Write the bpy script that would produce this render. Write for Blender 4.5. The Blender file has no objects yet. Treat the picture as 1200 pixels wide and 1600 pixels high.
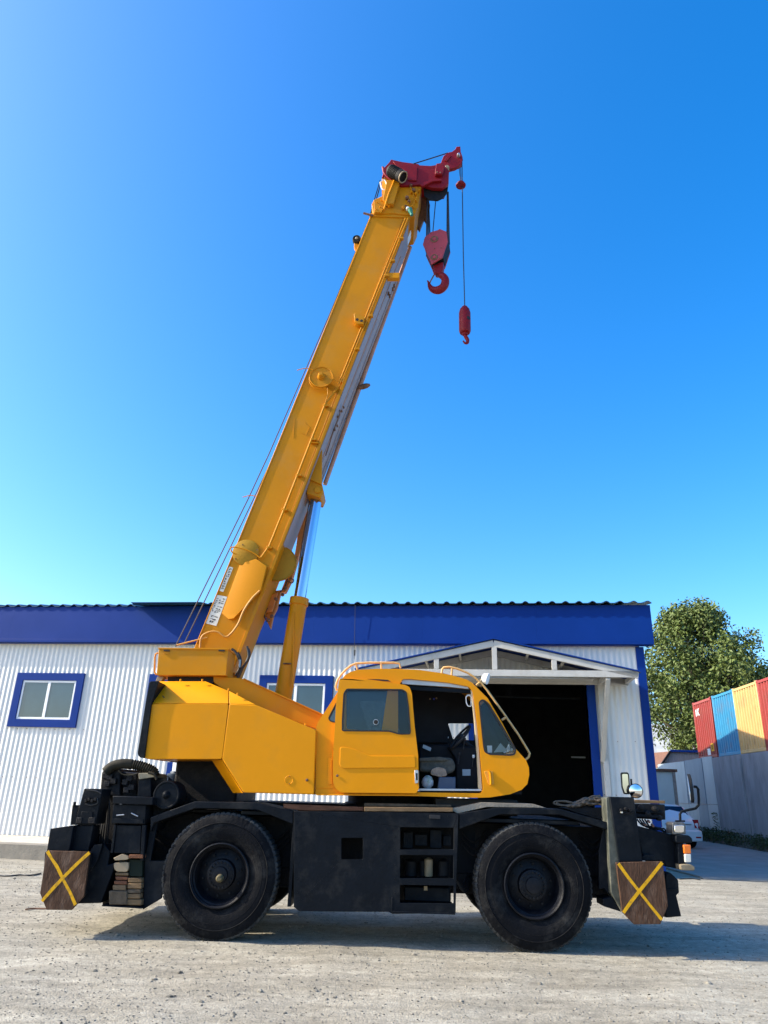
import bpy, bmesh, math, random
from mathutils import Vector, Matrix
from mathutils.geometry import tessellate_polygon
random.seed(7)
R = math.radians
SC = bpy.context.scene
COL = SC.collection

# ------------------------------------------------------------------ camera
F_PX, EYE = 1128.0, 1.63                    # focal length in pixels of a 1200x1600 frame, eye height
VPX, VPY = 690.0, -2106.0                   # zenith vanishing point
_dx, _dy = VPX-600, VPY-800
PITCH = math.atan(F_PX/math.hypot(_dx, _dy)); ROLL = math.atan2(_dx, -_dy)
cam_d = bpy.data.cameras.new('camera'); cam = bpy.data.objects.new('camera', cam_d); COL.objects.link(cam)
cam_d.sensor_fit = 'VERTICAL'; cam_d.sensor_height = 36.0; cam_d.lens = F_PX/1600*36.0
cam_d.clip_start = 0.05; cam_d.clip_end = 5000
fw = Vector((0, math.cos(PITCH), math.sin(PITCH))); up0 = Vector((0, -math.sin(PITCH), math.cos(PITCH))); rt0 = Vector((1, 0, 0))
c_, s_ = math.cos(ROLL), math.sin(ROLL)
rt = rt0*c_ + up0*s_; up = -rt0*s_ + up0*c_
cam.matrix_world = Matrix(((rt.x, up.x, -fw.x, 0), (rt.y, up.y, -fw.y, 0), (rt.z, up.z, -fw.z, EYE), (0, 0, 0, 1)))
SC.camera = cam

# ------------------------------------------------------------------ world, sun, exposure
SUN_EL, SUN_AZ = 33.0, 265.0                # azimuth clockwise from +Y
w = bpy.data.worlds.new('World'); SC.world = w; w.use_nodes = True
nt = w.node_tree; nt.nodes.clear()
sky = nt.nodes.new('ShaderNodeTexSky'); sky.sky_type = 'NISHITA'; sky.sun_disc = False
sky.sun_elevation = R(SUN_EL); sky.sun_rotation = R(SUN_AZ); sky.air_density = 1.0; sky.dust_density = 1.7; sky.ozone_density = 3.0; sky.altitude = 0
hs = nt.nodes.new('ShaderNodeHueSaturation'); hs.inputs['Saturation'].default_value = 1.42; hs.inputs['Value'].default_value = 0.98; hs.inputs['Hue'].default_value = 0.504
bg = nt.nodes.new('ShaderNodeBackground'); bg.inputs['Strength'].default_value = 0.12
wo = nt.nodes.new('ShaderNodeOutputWorld')
nt.links.new(sky.outputs[0], hs.inputs['Color']); nt.links.new(hs.outputs[0], bg.inputs[0]); nt.links.new(bg.outputs[0], wo.inputs[0])
sd = bpy.data.lights.new('sun', 'SUN'); sd.energy = 2.6; sd.angle = R(0.5); sd.color = (1.0, 0.90, 0.74)
sun = bpy.data.objects.new('sun', sd); COL.objects.link(sun)
ts = Vector((math.sin(R(SUN_AZ))*math.cos(R(SUN_EL)), math.cos(R(SUN_AZ))*math.cos(R(SUN_EL)), math.sin(R(SUN_EL))))
sun.rotation_euler = ts.to_track_quat('Z', 'Y').to_euler(); sun.location = ts*60
SC.view_settings.view_transform = 'Standard'; SC.view_settings.look = 'None'; SC.view_settings.gamma = 1
SC.view_settings.use_curve_mapping = False
SC.view_settings.exposure = 1.72

# ------------------------------------------------------------------ materials
MATS = {}
def mat(name, col, rough=0.5, metal=0.0, var=0.12, scale=3.0, bump=0.0, bscale=40.0, coat=0.0, spec=0.5, trans=0.0, dirt=None, dirt_amt=0.0, dscale=1.5, rvar=0.0, stretch=None):
    m = bpy.data.materials.new(name); m.use_nodes = True; n = m.node_tree; b = n.nodes['Principled BSDF']; L = n.links
    b.inputs['Roughness'].default_value = rough; b.inputs['Metallic'].default_value = metal
    b.inputs['Coat Weight'].default_value = coat; b.inputs['Coat Roughness'].default_value = 0.12
    b.inputs['Specular IOR Level'].default_value = spec; b.inputs['Transmission Weight'].default_value = trans
    tc = n.nodes.new('ShaderNodeTexCoord'); src = tc.outputs['Object']
    if stretch:
        mp = n.nodes.new('ShaderNodeMapping'); mp.inputs['Scale'].default_value = stretch; L.new(src, mp.inputs[0]); src = mp.outputs[0]
    nz = n.nodes.new('ShaderNodeTexNoise'); nz.inputs['Scale'].default_value = scale; nz.inputs['Detail'].default_value = 6; nz.inputs['Roughness'].default_value = 0.6
    L.new(src, nz.inputs['Vector'])
    rp = n.nodes.new('ShaderNodeValToRGB'); e = rp.color_ramp.elements
    e[0].position = 0.3; e[1].position = 0.7
    e[0].color = (*[max(0, c*(1-var)) for c in col], 1); e[1].color = (*[min(1, c*(1+var)) for c in col], 1)
    L.new(nz.outputs[0], rp.inputs[0]); out = rp.outputs[0]
    if dirt:
        n2 = n.nodes.new('ShaderNodeTexNoise'); n2.inputs['Scale'].default_value = dscale; n2.inputs['Detail'].default_value = 9; n2.inputs['Roughness'].default_value = 0.7
        L.new(src, n2.inputs['Vector'])
        r2 = n.nodes.new('ShaderNodeValToRGB'); r2.color_ramp.elements[0].position = 0.5; r2.color_ramp.elements[1].position = 0.72
        r2.color_ramp.elements[1].color = (dirt_amt,)*3+(1,)
        L.new(n2.outputs[0], r2.inputs[0])
        mx = n.nodes.new('ShaderNodeMix'); mx.data_type = 'RGBA'; mx.inputs[7].default_value = (*dirt, 1)
        L.new(r2.outputs[0], mx.inputs[0]); L.new(out, mx.inputs[6]); out = mx.outputs[2]
    L.new(out, b.inputs['Base Color'])
    if rvar:
        mr = n.nodes.new('ShaderNodeMapRange'); mr.inputs[3].default_value = max(0.02, rough-rvar); mr.inputs[4].default_value = min(1, rough+rvar)
        L.new(nz.outputs[0], mr.inputs[0]); L.new(mr.outputs[0], b.inputs['Roughness'])
    if bump:
        n3 = n.nodes.new('ShaderNodeTexNoise'); n3.inputs['Scale'].default_value = bscale; n3.inputs['Detail'].default_value = 5
        L.new(src, n3.inputs['Vector'])
        bp = n.nodes.new('ShaderNodeBump'); bp.inputs['Strength'].default_value = bump; bp.inputs['Distance'].default_value = 0.02
        L.new(n3.outputs[0], bp.inputs['Height']); L.new(bp.outputs[0], b.inputs['Normal'])
    MATS[name] = m; return m
YEL = mat('yellow_paint', (0.70, 0.262, 0.002), 0.45, spec=0.13, var=0.05, scale=1.3, bump=0.10, bscale=2.2, coat=0.03, dirt=(0.42, 0.20, 0.03), dirt_amt=0.25, dscale=2.5, rvar=0.1)
YEL2 = mat('boom_yellow_paint', (0.54, 0.212, 0.003), 0.5, spec=0.13, var=0.07, scale=1.6, bump=0.06, bscale=3, coat=0.02, dirt=(0.40, 0.22, 0.06), dirt_amt=0.35, dscale=1.8, rvar=0.1)
BLK = mat('black_chassis_paint', (0.0045, 0.0065, 0.0095), 0.5, spec=0.10, var=0.3, scale=3, bump=0.15, bscale=30, dirt=(0.05, 0.047, 0.042), dirt_amt=0.5, dscale=2.2, rvar=0.12)
BLK2 = mat('grimy_black_metal', (0.005, 0.005, 0.006), 0.65, spec=0.25, var=0.5, scale=8, bump=0.4, bscale=60, dirt=(0.04, 0.033, 0.026), dirt_amt=0.4, dscale=6)
RUB = mat('tyre_rubber', (0.004, 0.0045, 0.006), 0.8, spec=0.12, var=0.3, scale=5, bump=0.3, bscale=50, dirt=(0.07, 0.067, 0.06), dirt_amt=0.4, dscale=3.4)
TRD = mat('tread_rubber', (0.025, 0.027, 0.028), 0.85, spec=0.2, var=0.3, scale=6, bump=0.4, bscale=60, dirt=(0.11, 0.105, 0.09), dirt_amt=0.7, dscale=4)
RIM = mat('rim_dark_paint', (0.004, 0.005, 0.008), 0.5, spec=0.2, var=0.3, scale=6, bump=0.15, dirt=(0.035, 0.033, 0.03), dirt_amt=0.4, dscale=5)
RED = mat('red_paint', (0.20, 0.004, 0.008), 0.5, spec=0.25, var=0.15, scale=5, bump=0.1, coat=0.0, dirt=(0.15, 0.02, 0.02), dirt_amt=0.5, dscale=7)
PNK = mat('faded_red_paint', (0.36, 0.035, 0.045), 0.55, var=0.1, scale=6, dirt=(0.25, 0.05, 0.05), dirt_amt=0.4, dscale=9)
ORG = mat('orange_primer_paint', (0.62, 0.19, 0.02), 0.5, var=0.15, scale=5, dirt=(0.2, 0.08, 0.03), dirt_amt=0.5, dscale=6)
RST = mat('rusty_steel', (0.16, 0.075, 0.04), 0.7, var=0.4, scale=12, bump=0.3)
GRP = mat('grey_boom_underside_paint', (0.33, 0.29, 0.30), 0.6, spec=0.2, var=0.06, scale=3, dirt=(0.30, 0.2, 0.14), dirt_amt=0.4, dscale=3)
COP = mat('weathered_copper_brown_paint', (0.42, 0.20, 0.11), 0.4, var=0.2, scale=5)
OLV = mat('olive_grey_steel', (0.36, 0.19, 0.015), 0.6, spec=0.15, var=0.12, scale=4, bump=0.15)
CHR = mat('chromed_steel', (0.34, 0.44, 0.57), 0.14, metal=1.0, var=0.03)
STL = mat('bare_steel', (0.5, 0.5, 0.5), 0.35, metal=0.9, var=0.15)
ROP = mat('steel_rope', (0.035, 0.035, 0.045), 0.6, metal=0.2, var=0.3, scale=60)
WHT = mat('white_paint', (0.78, 0.79, 0.78), 0.45, var=0.04, scale=4)
DECAL = mat('cream_decal', (0.72, 0.68, 0.55), 0.5, var=0.08, scale=10)
INK = mat('dark_ink', (0.05, 0.04, 0.03), 0.6)
GRE = mat('green_valve_paint', (0.03, 0.22, 0.15), 0.5)
TAN = mat('beige_plastic', (0.28, 0.21, 0.125), 0.55, var=0.15, scale=8)
SLOT = mat('seal_rubber_and_slot_shade', (0.008, 0.008, 0.009), 0.7)  # black rubber, also painted in for the shade in slots, holes and gaps
INT = mat('cab_interior_plastic', (0.008, 0.009, 0.012), 0.65, spec=0.2, var=0.3, scale=6)
SEAT = mat('grey_seat_cloth', (0.075, 0.075, 0.065), 0.9, spec=0.1, var=0.25, scale=20, bump=0.3)
RAILG = mat('grey_aluminium', (0.45, 0.46, 0.46), 0.4, metal=0.3, var=0.1)
WOOD = mat('weathered_wood', (0.18, 0.115, 0.06), 0.85, spec=0.15, var=0.35, scale=6, bump=0.5, bscale=30, stretch=(1, 6, 6), dirt=(0.09, 0.07, 0.05), dirt_amt=0.6, dscale=5)
WOODR = mat('reddish_wood', (0.15, 0.065, 0.035), 0.85, spec=0.15, var=0.35, scale=6, bump=0.4, stretch=(1, 6, 6))
WOODG = mat('grey_oily_wood', (0.10, 0.075, 0.05), 0.85, spec=0.15, var=0.4, scale=9, bump=0.5)
PLY = mat('brown_film_faced_board', (0.072, 0.036, 0.020), 0.75, spec=0.2, var=0.35, scale=14, bump=0.4, bscale=60, stretch=(1, 1, 0.35), dirt=(0.26, 0.18, 0.13), dirt_amt=0.45, dscale=9)
XYEL = mat('yellow_road_paint', (0.70, 0.36, 0.01), 0.6, spec=0.15, var=0.15, scale=14, dirt=(0.16, 0.09, 0.04), dirt_amt=0.8, dscale=16)
ORL = mat('orange_lens', (0.75, 0.16, 0.01), 0.2, coat=0.5)
CLL = mat('clear_lens', (0.62, 0.60, 0.52), 0.15, coat=0.5)
RDL = mat('red_lens', (0.30, 0.01, 0.015), 0.15, coat=0.5)
WALLM = mat('white_corrugated_steel', (0.66, 0.65, 0.60), 0.5, var=0.03, scale=1.2, dirt=(0.55, 0.55, 0.50), dirt_amt=0.35, dscale=1.2, stretch=(1, 1, 0.3))
BLUE = mat('blue_coated_steel', (0.001, 0.027, 0.18), 0.45, spec=0.15, var=0.08, scale=0.8, bump=0.25, bscale=1.2, coat=0.0, rvar=0.08)
ROOFM = mat('dark_green_roof_sheet', (0.012, 0.05, 0.085), 0.4, var=0.2, scale=2)
CANW = mat('off_white_steel_section', (0.46, 0.45, 0.41), 0.6, var=0.08, scale=3, dirt=(0.3, 0.26, 0.2), dirt_amt=0.5, dscale=4)
CONC = mat('weathered_concrete', (0.24, 0.215, 0.17), 0.9, var=0.2, scale=3, bump=0.4, bscale=25, dirt=(0.17, 0.16, 0.13), dirt_amt=0.5, dscale=2)
PLAT = mat('cream_concrete_apron', (0.50, 0.45, 0.36), 0.9, var=0.12, scale=3, bump=0.2)
CONW = mat('grey_precast_concrete', (0.26, 0.27, 0.28), 0.9, var=0.18, scale=2, bump=0.3, bscale=12, stretch=(1, 1, 0.35), dirt=(0.10, 0.10, 0.10), dirt_amt=0.55, dscale=1.6)
FSH1 = mat('blue_grey_steel_sheet', (0.24, 0.31, 0.37), 0.55, var=0.12, scale=2, stretch=(1, 1, 0.3))
FSH2 = mat('pale_blue_steel_sheet', (0.40, 0.47, 0.50), 0.5, var=0.1, scale=2, stretch=(1, 1, 0.3))
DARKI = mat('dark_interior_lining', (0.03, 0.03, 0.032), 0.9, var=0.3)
RUBH = mat('black_hose_rubber', (0.02, 0.02, 0.02), 0.5, var=0.2)
OLH = mat('dusty_hose_rubber', (0.025, 0.022, 0.014), 0.75, spec=0.2, var=0.3, scale=12)
def glass_mat(name, tint, alpha_mix):
    m = bpy.data.materials.new(name); m.use_nodes = True; n = m.node_tree; n.nodes.clear(); L = n.links
    o = n.nodes.new('ShaderNodeOutputMaterial'); tr = n.nodes.new('ShaderNodeBsdfTransparent'); gl = n.nodes.new('ShaderNodeBsdfGlossy')
    tr.inputs[0].default_value = (*tint, 1); gl.inputs['Roughness'].default_value = 0.02; gl.inputs[0].default_value = (0.5, 0.62, 0.75, 1)
    lw = n.nodes.new('ShaderNodeFresnel'); lw.inputs[0].default_value = 1.5
    ad = n.nodes.new('ShaderNodeMath'); ad.operation = 'ADD'; ad.inputs[1].default_value = alpha_mix
    L.new(lw.outputs[0], ad.inputs[0]); mx = n.nodes.new('ShaderNodeMixShader')
    L.new(ad.outputs[0], mx.inputs[0]); L.new(tr.outputs[0], mx.inputs[1]); L.new(gl.outputs[0], mx.inputs[2]); L.new(mx.outputs[0], o.inputs[0])
    return m
GLS = glass_mat('tinted_cab_glass', (0.88, 0.92, 0.94), -0.012)
WGL = mat('window_glass', (0.02, 0.045, 0.06), 0.03, var=0.3, scale=0.7, spec=0.8, coat=0.25)
MIR = mat('mirror_glass', (0.8, 0.8, 0.8), 0.03, metal=1.0, var=0.0)
CGL = mat('dark_car_glass', (0.004, 0.008, 0.03), 0.12, spec=0.35)
CARP = mat('pearl_white_car_paint', (0.62, 0.66, 0.67), 0.3, coat=0.6, var=0.02)

# ------------------------------------------------------------------ frames: a pixel of the photograph laid on a plane that stands in the place
def ray(px, py):
    u = px-600.0; v = 800.0-py
    return rt*u + up*v + fw*F_PX
class Frame:
    def __init__(s, origin, deg):
        s.o = Vector(origin); s.a = R(deg); s.u = Vector((math.cos(s.a), math.sin(s.a), 0)); s.n = Vector((-math.sin(s.a), math.cos(s.a), 0))
    def __call__(s, px, py, d):
        r = ray(px, py); o = s.o+s.n*d; e = Vector((0, 0, EYE)); t = s.n.dot(o-e)/s.n.dot(r); P = e+r*t
        return Vector(((P-o).dot(s.u), d, P.z))
CR = Frame((0, 9.33, 0), -1.2)
BD = Frame((0, 19.14, 0), -8.0)

# ------------------------------------------------------------------ object helpers
def tag(o, label=None, cat=None, group=None, kind=None):
    if label: o['label'] = label
    if cat: o['category'] = cat
    if group: o['group'] = group
    if kind: o['kind'] = kind
    return o
def link(name, me, m=None, parent=None, smooth=None):
    o = bpy.data.objects.new(name, me); COL.objects.link(o)
    if m is not None and not me.materials: me.materials.append(m)
    if parent is not None: o.parent = parent
    if smooth is not None:
        for p in me.polygons: p.use_smooth = True
        if smooth < 179:
            try: me.set_sharp_from_angle(angle=R(smooth))
            except Exception: pass
    return o
def empty(name, loc=(0, 0, 0), rz=0, label=None, cat=None, group=None):
    o = bpy.data.objects.new(name, None); COL.objects.link(o); o.location = loc; o.rotation_euler = (0, 0, rz)
    o.empty_display_size = 0.3
    return tag(o, label, cat, group)
def mesh(name, vs, fs, m, parent=None, smooth=None, bevel=0, seg=2):
    me = bpy.data.meshes.new(name); me.from_pydata([tuple(v) for v in vs], [], fs)
    bm = bmesh.new(); bm.from_mesh(me); bmesh.ops.remove_doubles(bm, verts=bm.verts, dist=1e-5); bmesh.ops.recalc_face_normals(bm, faces=bm.faces)
    bm.to_mesh(me); bm.free(); me.update()
    o = link(name, me, m, parent, smooth)
    if bevel: bev(o, bevel, seg)
    return o
def bev(o, w, seg=2):
    b = o.modifiers.new('bevel', 'BEVEL'); b.width = w; b.segments = seg; b.limit_method = 'ANGLE'; b.angle_limit = R(28); b.harden_normals = False
    for p in o.data.polygons: p.use_smooth = True
    try: o.data.set_sharp_from_angle(angle=R(50))
    except Exception: pass
def prism(name, P, y0, y1, m, parent, holes=(), bevel=0.006, seg=2, smooth=None):
    """P: (x,z) outline in the frame; solid from y0 to y1 with optional holes"""
    loops = [[Vector((a, b, 0)) for a, b in P]] + [[Vector((a, b, 0)) for a, b in h] for h in holes]
    flat = [v for l in loops for v in l]; N = len(flat)
    vs = [(v.x, y0, v.y) for v in flat] + [(v.x, y1, v.y) for v in flat]; fs = []
    if holes:
        for t in tessellate_polygon(loops): fs.append(tuple(t)); fs.append(tuple(i+N for i in reversed(t)))
    else:
        fs.append(tuple(range(N))); fs.append(tuple(range(2*N-1, N-1, -1)))
    k = 0
    for l in loops:
        n = len(l)
        for i in range(n):
            a, b = k+i, k+(i+1) % n; fs.append((a, b, b+N, a+N))
        k += n
    return mesh(name, vs, fs, m, parent, smooth, bevel, seg)
def xz(fr, pts, d): return [((q := fr(px, py, d)).x, q.z) for px, py in pts]
def rnd(pts, r, n=4):
    """round the corners of a pixel outline"""
    out = []; N = len(pts)
    for i in range(N):
        p = Vector(pts[i]); a = Vector(pts[i-1])-p; b = Vector(pts[(i+1) % N])-p
        rr = min(r, a.length*0.45, b.length*0.45); a = p+a.normalized()*rr; b = p+b.normalized()*rr
        for k in range(n+1):
            t = k/n; out.append(tuple(a*(1-t)**2 + p*2*t*(1-t) + b*t*t))
    return out
def cp(name, pts, y0, y1, m, parent, holes=(), bevel=0.006, seg=2, fr=None, smooth=None):
    fr = fr or CR
    return prism(name, xz(fr, pts, y0), y0, y1, m, parent, [xz(fr, h, y0) for h in holes], bevel, seg, smooth)
def sweep(bm, pts, rad, n=8, closed=False, cap=True):
    pts = [Vector(p) for p in pts]; K = len(pts); rings = []
    rads = rad if isinstance(rad, (list, tuple)) else [rad]*K
    nrm = None
    for i, p in enumerate(pts):
        a = pts[(i-1) % K] if (i or closed) else p; b = pts[(i+1) % K] if (i < K-1 or closed) else p
        t = (b-a).normalized()
        if nrm is None:
            nrm = t.orthogonal().normalized()
        else:
            nrm = (nrm-t*nrm.dot(t)).normalized()
        bi = t.cross(nrm)
        rings.append([bm.verts.new(p+(nrm*math.cos(2*math.pi*k/n)+bi*math.sin(2*math.pi*k/n))*rads[i]) for k in range(n)])
    for i in range(K if closed else K-1):
        A, B = rings[i], rings[(i+1) % K]
        for k in range(n): bm.faces.new((A[k], A[(k+1) % n], B[(k+1) % n], B[k]))
    if cap and not closed:
        bm.faces.new(rings[0][::-1]); bm.faces.new(rings[-1])
def bmobj(name, bm, m, parent=None, smooth=50):
    bmesh.ops.recalc_face_normals(bm, faces=bm.faces); me = bpy.data.meshes.new(name); bm.to_mesh(me); bm.free()
    return link(name, me, m, parent, smooth)
def smoothpts(pts, k=6):
    pts = [Vector(p) for p in pts]; out = []
    for i in range(len(pts)-1):
        p0 = pts[max(i-1, 0)]; p1 = pts[i]; p2 = pts[i+1]; p3 = pts[min(i+2, len(pts)-1)]
        for j in range(k):
            t = j/k; out.append(0.5*((2*p1)+(-p0+p2)*t+(2*p0-5*p1+4*p2-p3)*t*t+(-p0+3*p1-3*p2+p3)*t**3))
    out.append(pts[-1]); return out
def tube(name, pts, r, m, parent=None, n=8, curve=False, closed=False):
    if curve: pts = smoothpts(pts)
    bm = bmesh.new(); sweep(bm, pts, r, n, closed); return bmobj(name, bm, m, parent)
def ct(name, pts, d, r, m, parent, n=8, curve=False, fr=None):
    fr = fr or CR
    if isinstance(d, (int, float)): d = [d]*len(pts)
    return tube(name, [fr(p[0], p[1], dd) for p, dd in zip(pts, d)], r, m, parent, n, curve)
def bar(name, p, q, wx, wy, m, parent=None, bevel=0.004):
    """square bar from p to q"""
    p = Vector(p); q = Vector(q); t = (q-p).normalized(); a = Vector((0, 1, 0)); a = (a-t*a.dot(t))
    if a.length < 0.1: a = Vector((1, 0, 0)); a = a-t*a.dot(t)
    a.normalize(); b = t.cross(a); vs = []
    for P in (p, q):
        for sa, sb in ((-1, -1), (1, -1), (1, 1), (-1, 1)): vs.append(P+b*sa*wx/2+a*sb*wy/2)
    return mesh(name, vs, [(0, 1, 2, 3), (7, 6, 5, 4), (0, 4, 5, 1), (1, 5, 6, 2), (2, 6, 7, 3), (3, 7, 4, 0)], m, parent, None, bevel, 1)
def box(name, x0, x1, y0, y1, z0, z1, m, parent=None, bevel=0.006, seg=2):
    return prism(name, [(x0, z0), (x1, z0), (x1, z1), (x0, z1)], y0, y1, m, parent, (), bevel, seg)
def lathe(name, c, axis, prof, m, parent=None, n=32, smooth=40, cap=True):
    """prof: (distance along axis, radius)"""
    axis = Vector(axis).normalized(); a = axis.orthogonal().normalized(); b = axis.cross(a); c = Vector(c); bm = bmesh.new(); rings = []
    for t, r in prof:
        if r < 1e-5: rings.append([bm.verts.new(c+axis*t)])
        else: rings.append([bm.verts.new(c+axis*t+(a*math.cos(2*math.pi*k/n)+b*math.sin(2*math.pi*k/n))*r) for k in range(n)])
    for A, B in zip(rings, rings[1:]):
        if len(A) == 1 and len(B) == 1: continue
        for k in range(n):
            if len(A) == 1: bm.faces.new((A[0], B[(k+1) % n], B[k]))
            elif len(B) == 1: bm.faces.new((A[k], A[(k+1) % n], B[0]))
            else: bm.faces.new((A[k], A[(k+1) % n], B[(k+1) % n], B[k]))
    if len(rings[0]) > 1 and cap: bm.faces.new(rings[0])
    if len(rings[-1]) > 1 and cap: bm.faces.new(rings[-1][::-1])
    return bmobj(name, bm, m, parent, smooth)
def copy_tree(o, parent=None):
    c = o.copy(); COL.objects.link(c); c.parent = parent
    for ch in list(o.children): copy_tree(ch, c)
    return c
def disc(name, fr, px, py, d, r, th, m, parent, n=28):
    return lathe(name, fr(px, py, d), (0, 1, 0), [(0, r*0.9), (0.006, r), (th, r), (th, 0)] if r > 0.02 else [(0, r), (th, r)], m, parent, n)

# ================================================================== GROUND
def ground_mat():
    m = bpy.data.materials.new('gravel_yard'); m.use_nodes = True; n = m.node_tree; b = n.nodes['Principled BSDF']; L = n.links
    b.inputs['Roughness'].default_value = 0.95; b.inputs['Specular IOR Level'].default_value = 0.2
    tc = n.nodes.new('ShaderNodeTexCoord')
    def noise(s, d=6, r=0.6):
        x = n.nodes.new('ShaderNodeTexNoise'); x.inputs['Scale'].default_value = s; x.inputs['Detail'].default_value = d; x.inputs['Roughness'].default_value = r
        L.new(tc.outputs['Object'], x.inputs['Vector']); return x
    a = noise(0.45, 8, 0.65); f = noise(9, 8, 0.75); v = n.nodes.new('ShaderNodeTexVoronoi'); v.inputs['Scale'].default_value = 55; L.new(tc.outputs['Object'], v.inputs['Vector'])
    r1 = n.nodes.new('ShaderNodeValToRGB'); r1.color_ramp.elements[0].position = 0.3; r1.color_ramp.elements[1].position = 0.68
    r1.color_ramp.elements[0].color = (0.30, 0.275, 0.215, 1); r1.color_ramp.elements[1].color = (0.42, 0.395, 0.32, 1); L.new(a.outputs[0], r1.inputs[0])
    r2 = n.nodes.new('ShaderNodeValToRGB'); r2.color_ramp.elements[0].position = 0.25; r2.color_ramp.elements[1].position = 0.75
    r2.color_ramp.elements[0].color = (0.55, 0.55, 0.55, 1); r2.color_ramp.elements[1].color = (1.25, 1.25, 1.25, 1); L.new(f.outputs[0], r2.inputs[0])
    r3 = n.nodes.new('ShaderNodeValToRGB'); r3.color_ramp.elements[0].position = 0.0; r3.color_ramp.elements[1].position = 1.0
    r3.color_ramp.elements[0].color = (0.8, 0.79, 0.77, 1); r3.color_ramp.elements[1].color = (1.15, 1.14, 1.12, 1); L.new(v.outputs['Color'], r3.inputs[0])
    def mul(p, q):
        x = n.nodes.new('ShaderNodeMix'); x.data_type = 'RGBA'; x.blend_type = 'MULTIPLY'; x.inputs[0].default_value = 1; x.clamp_result = False
        L.new(p, x.inputs[6]); L.new(q, x.inputs[7]); return x.outputs[2]
    mpp = n.nodes.new('ShaderNodeMapping'); mpp.inputs['Scale'].default_value = (0.35, 1.6, 1); mpp.inputs['Rotation'].default_value = (0, 0, R(-14)); L.new(tc.outputs['Object'], mpp.inputs[0])
    tr = noise(1.6, 7, 0.7); L.new(mpp.outputs[0], tr.inputs['Vector'])
    r4 = n.nodes.new('ShaderNodeValToRGB'); r4.color_ramp.elements[0].position = 0.36; r4.color_ramp.elements[1].position = 0.62
    r4.color_ramp.elements[0].color = (0.74, 0.73, 0.71, 1); r4.color_ramp.elements[1].color = (1.12, 1.12, 1.12, 1); L.new(tr.outputs[0], r4.inputs[0])
    st = noise(0.9, 4, 0.5); r5 = n.nodes.new('ShaderNodeValToRGB'); r5.color_ramp.elements[0].position = 0.66; r5.color_ramp.elements[1].position = 0.74
    r5.color_ramp.elements[0].color = (1, 1, 1, 1); r5.color_ramp.elements[1].color = (0.86, 0.82, 0.74, 1); L.new(st.outputs[0], r5.inputs[0])
    L.new(mul(mul(mul(mul(r1.outputs[0], r2.outputs[0]), r3.outputs[0]), r4.outputs[0]), r5.outputs[0]), b.inputs['Base Color'])
    fb = noise(22, 8, 0.8); bp = n.nodes.new('ShaderNodeBump'); bp.inputs['Strength'].default_value = 0.5; bp.inputs['Distance'].default_value = 0.02
    L.new(fb.outputs[0], bp.inputs['Height'])
    b2 = n.nodes.new('ShaderNodeBump'); b2.inputs['Strength'].default_value = 0.5; b2.inputs['Distance'].default_value = 0.01; b2.invert = True
    L.new(v.outputs['Distance'], b2.inputs['Height']); L.new(bp.outputs[0], b2.inputs['Normal']); L.new(b2.outputs[0], b.inputs['Normal'])
    return m
GM = ground_mat()
bm = bmesh.new()
def gh(x, y):
    if y < 4 or y > 17 or abs(x) > 9: return 0
    k = min(1, (y-4)/1.5, (17-y)/1.5, (9-abs(x))/1.5)
    return k*(0.010*math.sin(x*2.1+y*1.3)*math.sin(y*3.3-x)+0.007*math.sin(x*7.3+2*math.sin(y*5))*math.sin(y*6.1))
NX, NY = 180, 130
g = [[bm.verts.new((-9+18*i/NX, 4+13*j/NY, gh(-9+18*i/NX, 4+13*j/NY)-0.006)) for i in range(NX+1)] for j in range(NY+1)]
for j in range(NY):
    for i in range(NX): bm.faces.new((g[j][i], g[j][i+1], g[j+1][i+1], g[j+1][i]))
S = 1500
for x0, x1, y0, y1 in ((-S, S, -S, 4), (-S, S, 17, S), (-S, -9, 4, 17), (9, S, 4, 17)):
    q = [bm.verts.new((x, y, -0.006)) for x, y in ((x0, y0), (x1, y0), (x1, y1), (x0, y1))]; bm.faces.new(q)
tag(bmobj('ground', bm, GM, None, 180), kind='structure')
# loose stones
_t = bmesh.new(); bmesh.ops.create_icosphere(_t, subdivisions=1, radius=1.0); _t.verts.ensure_lookup_table()
IV = [v.co.copy() for v in _t.verts]; IF = [tuple(v.index for v in f.verts) for f in _t.faces]; _t.free()
vs = []; fs = []
for k in range(26000):
    y = 4.3+random.random()**1.4*13.5; x = random.uniform(-0.62, 0.62)*y
    r = random.choice((0.003, 0.004, 0.006, 0.008, 0.011))*random.uniform(0.7, 1.4)
    if random.random() < 0.012: r *= 2.2
    a = random.random()*6.28; ca, sa = math.cos(a), math.sin(a); sy = random.uniform(.6, 1); sz = random.uniform(.4, .8); z = gh(x, y)+r*0.1-0.006; n0 = len(vs)
    for v in IV:
        j = random.uniform(.8, 1.2); u_, w_ = v.x*r*j, v.y*r*sy*j; vs.append((x+u_*ca-w_*sa, y+u_*sa+w_*ca, z+v.z*r*sz))
    fs += [tuple(n0+i for i in f) for f in IF]
GRV = mat('loose_gravel', (0.20, 0.185, 0.15), 0.95, spec=0.1, var=0.8, scale=14)
me = bpy.data.meshes.new('gravel'); me.from_pydata(vs, [], fs)
tag(link('gravel', me, GRV), 'small loose grey stones scattered over the yard', 'gravel', kind='stuff')
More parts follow.
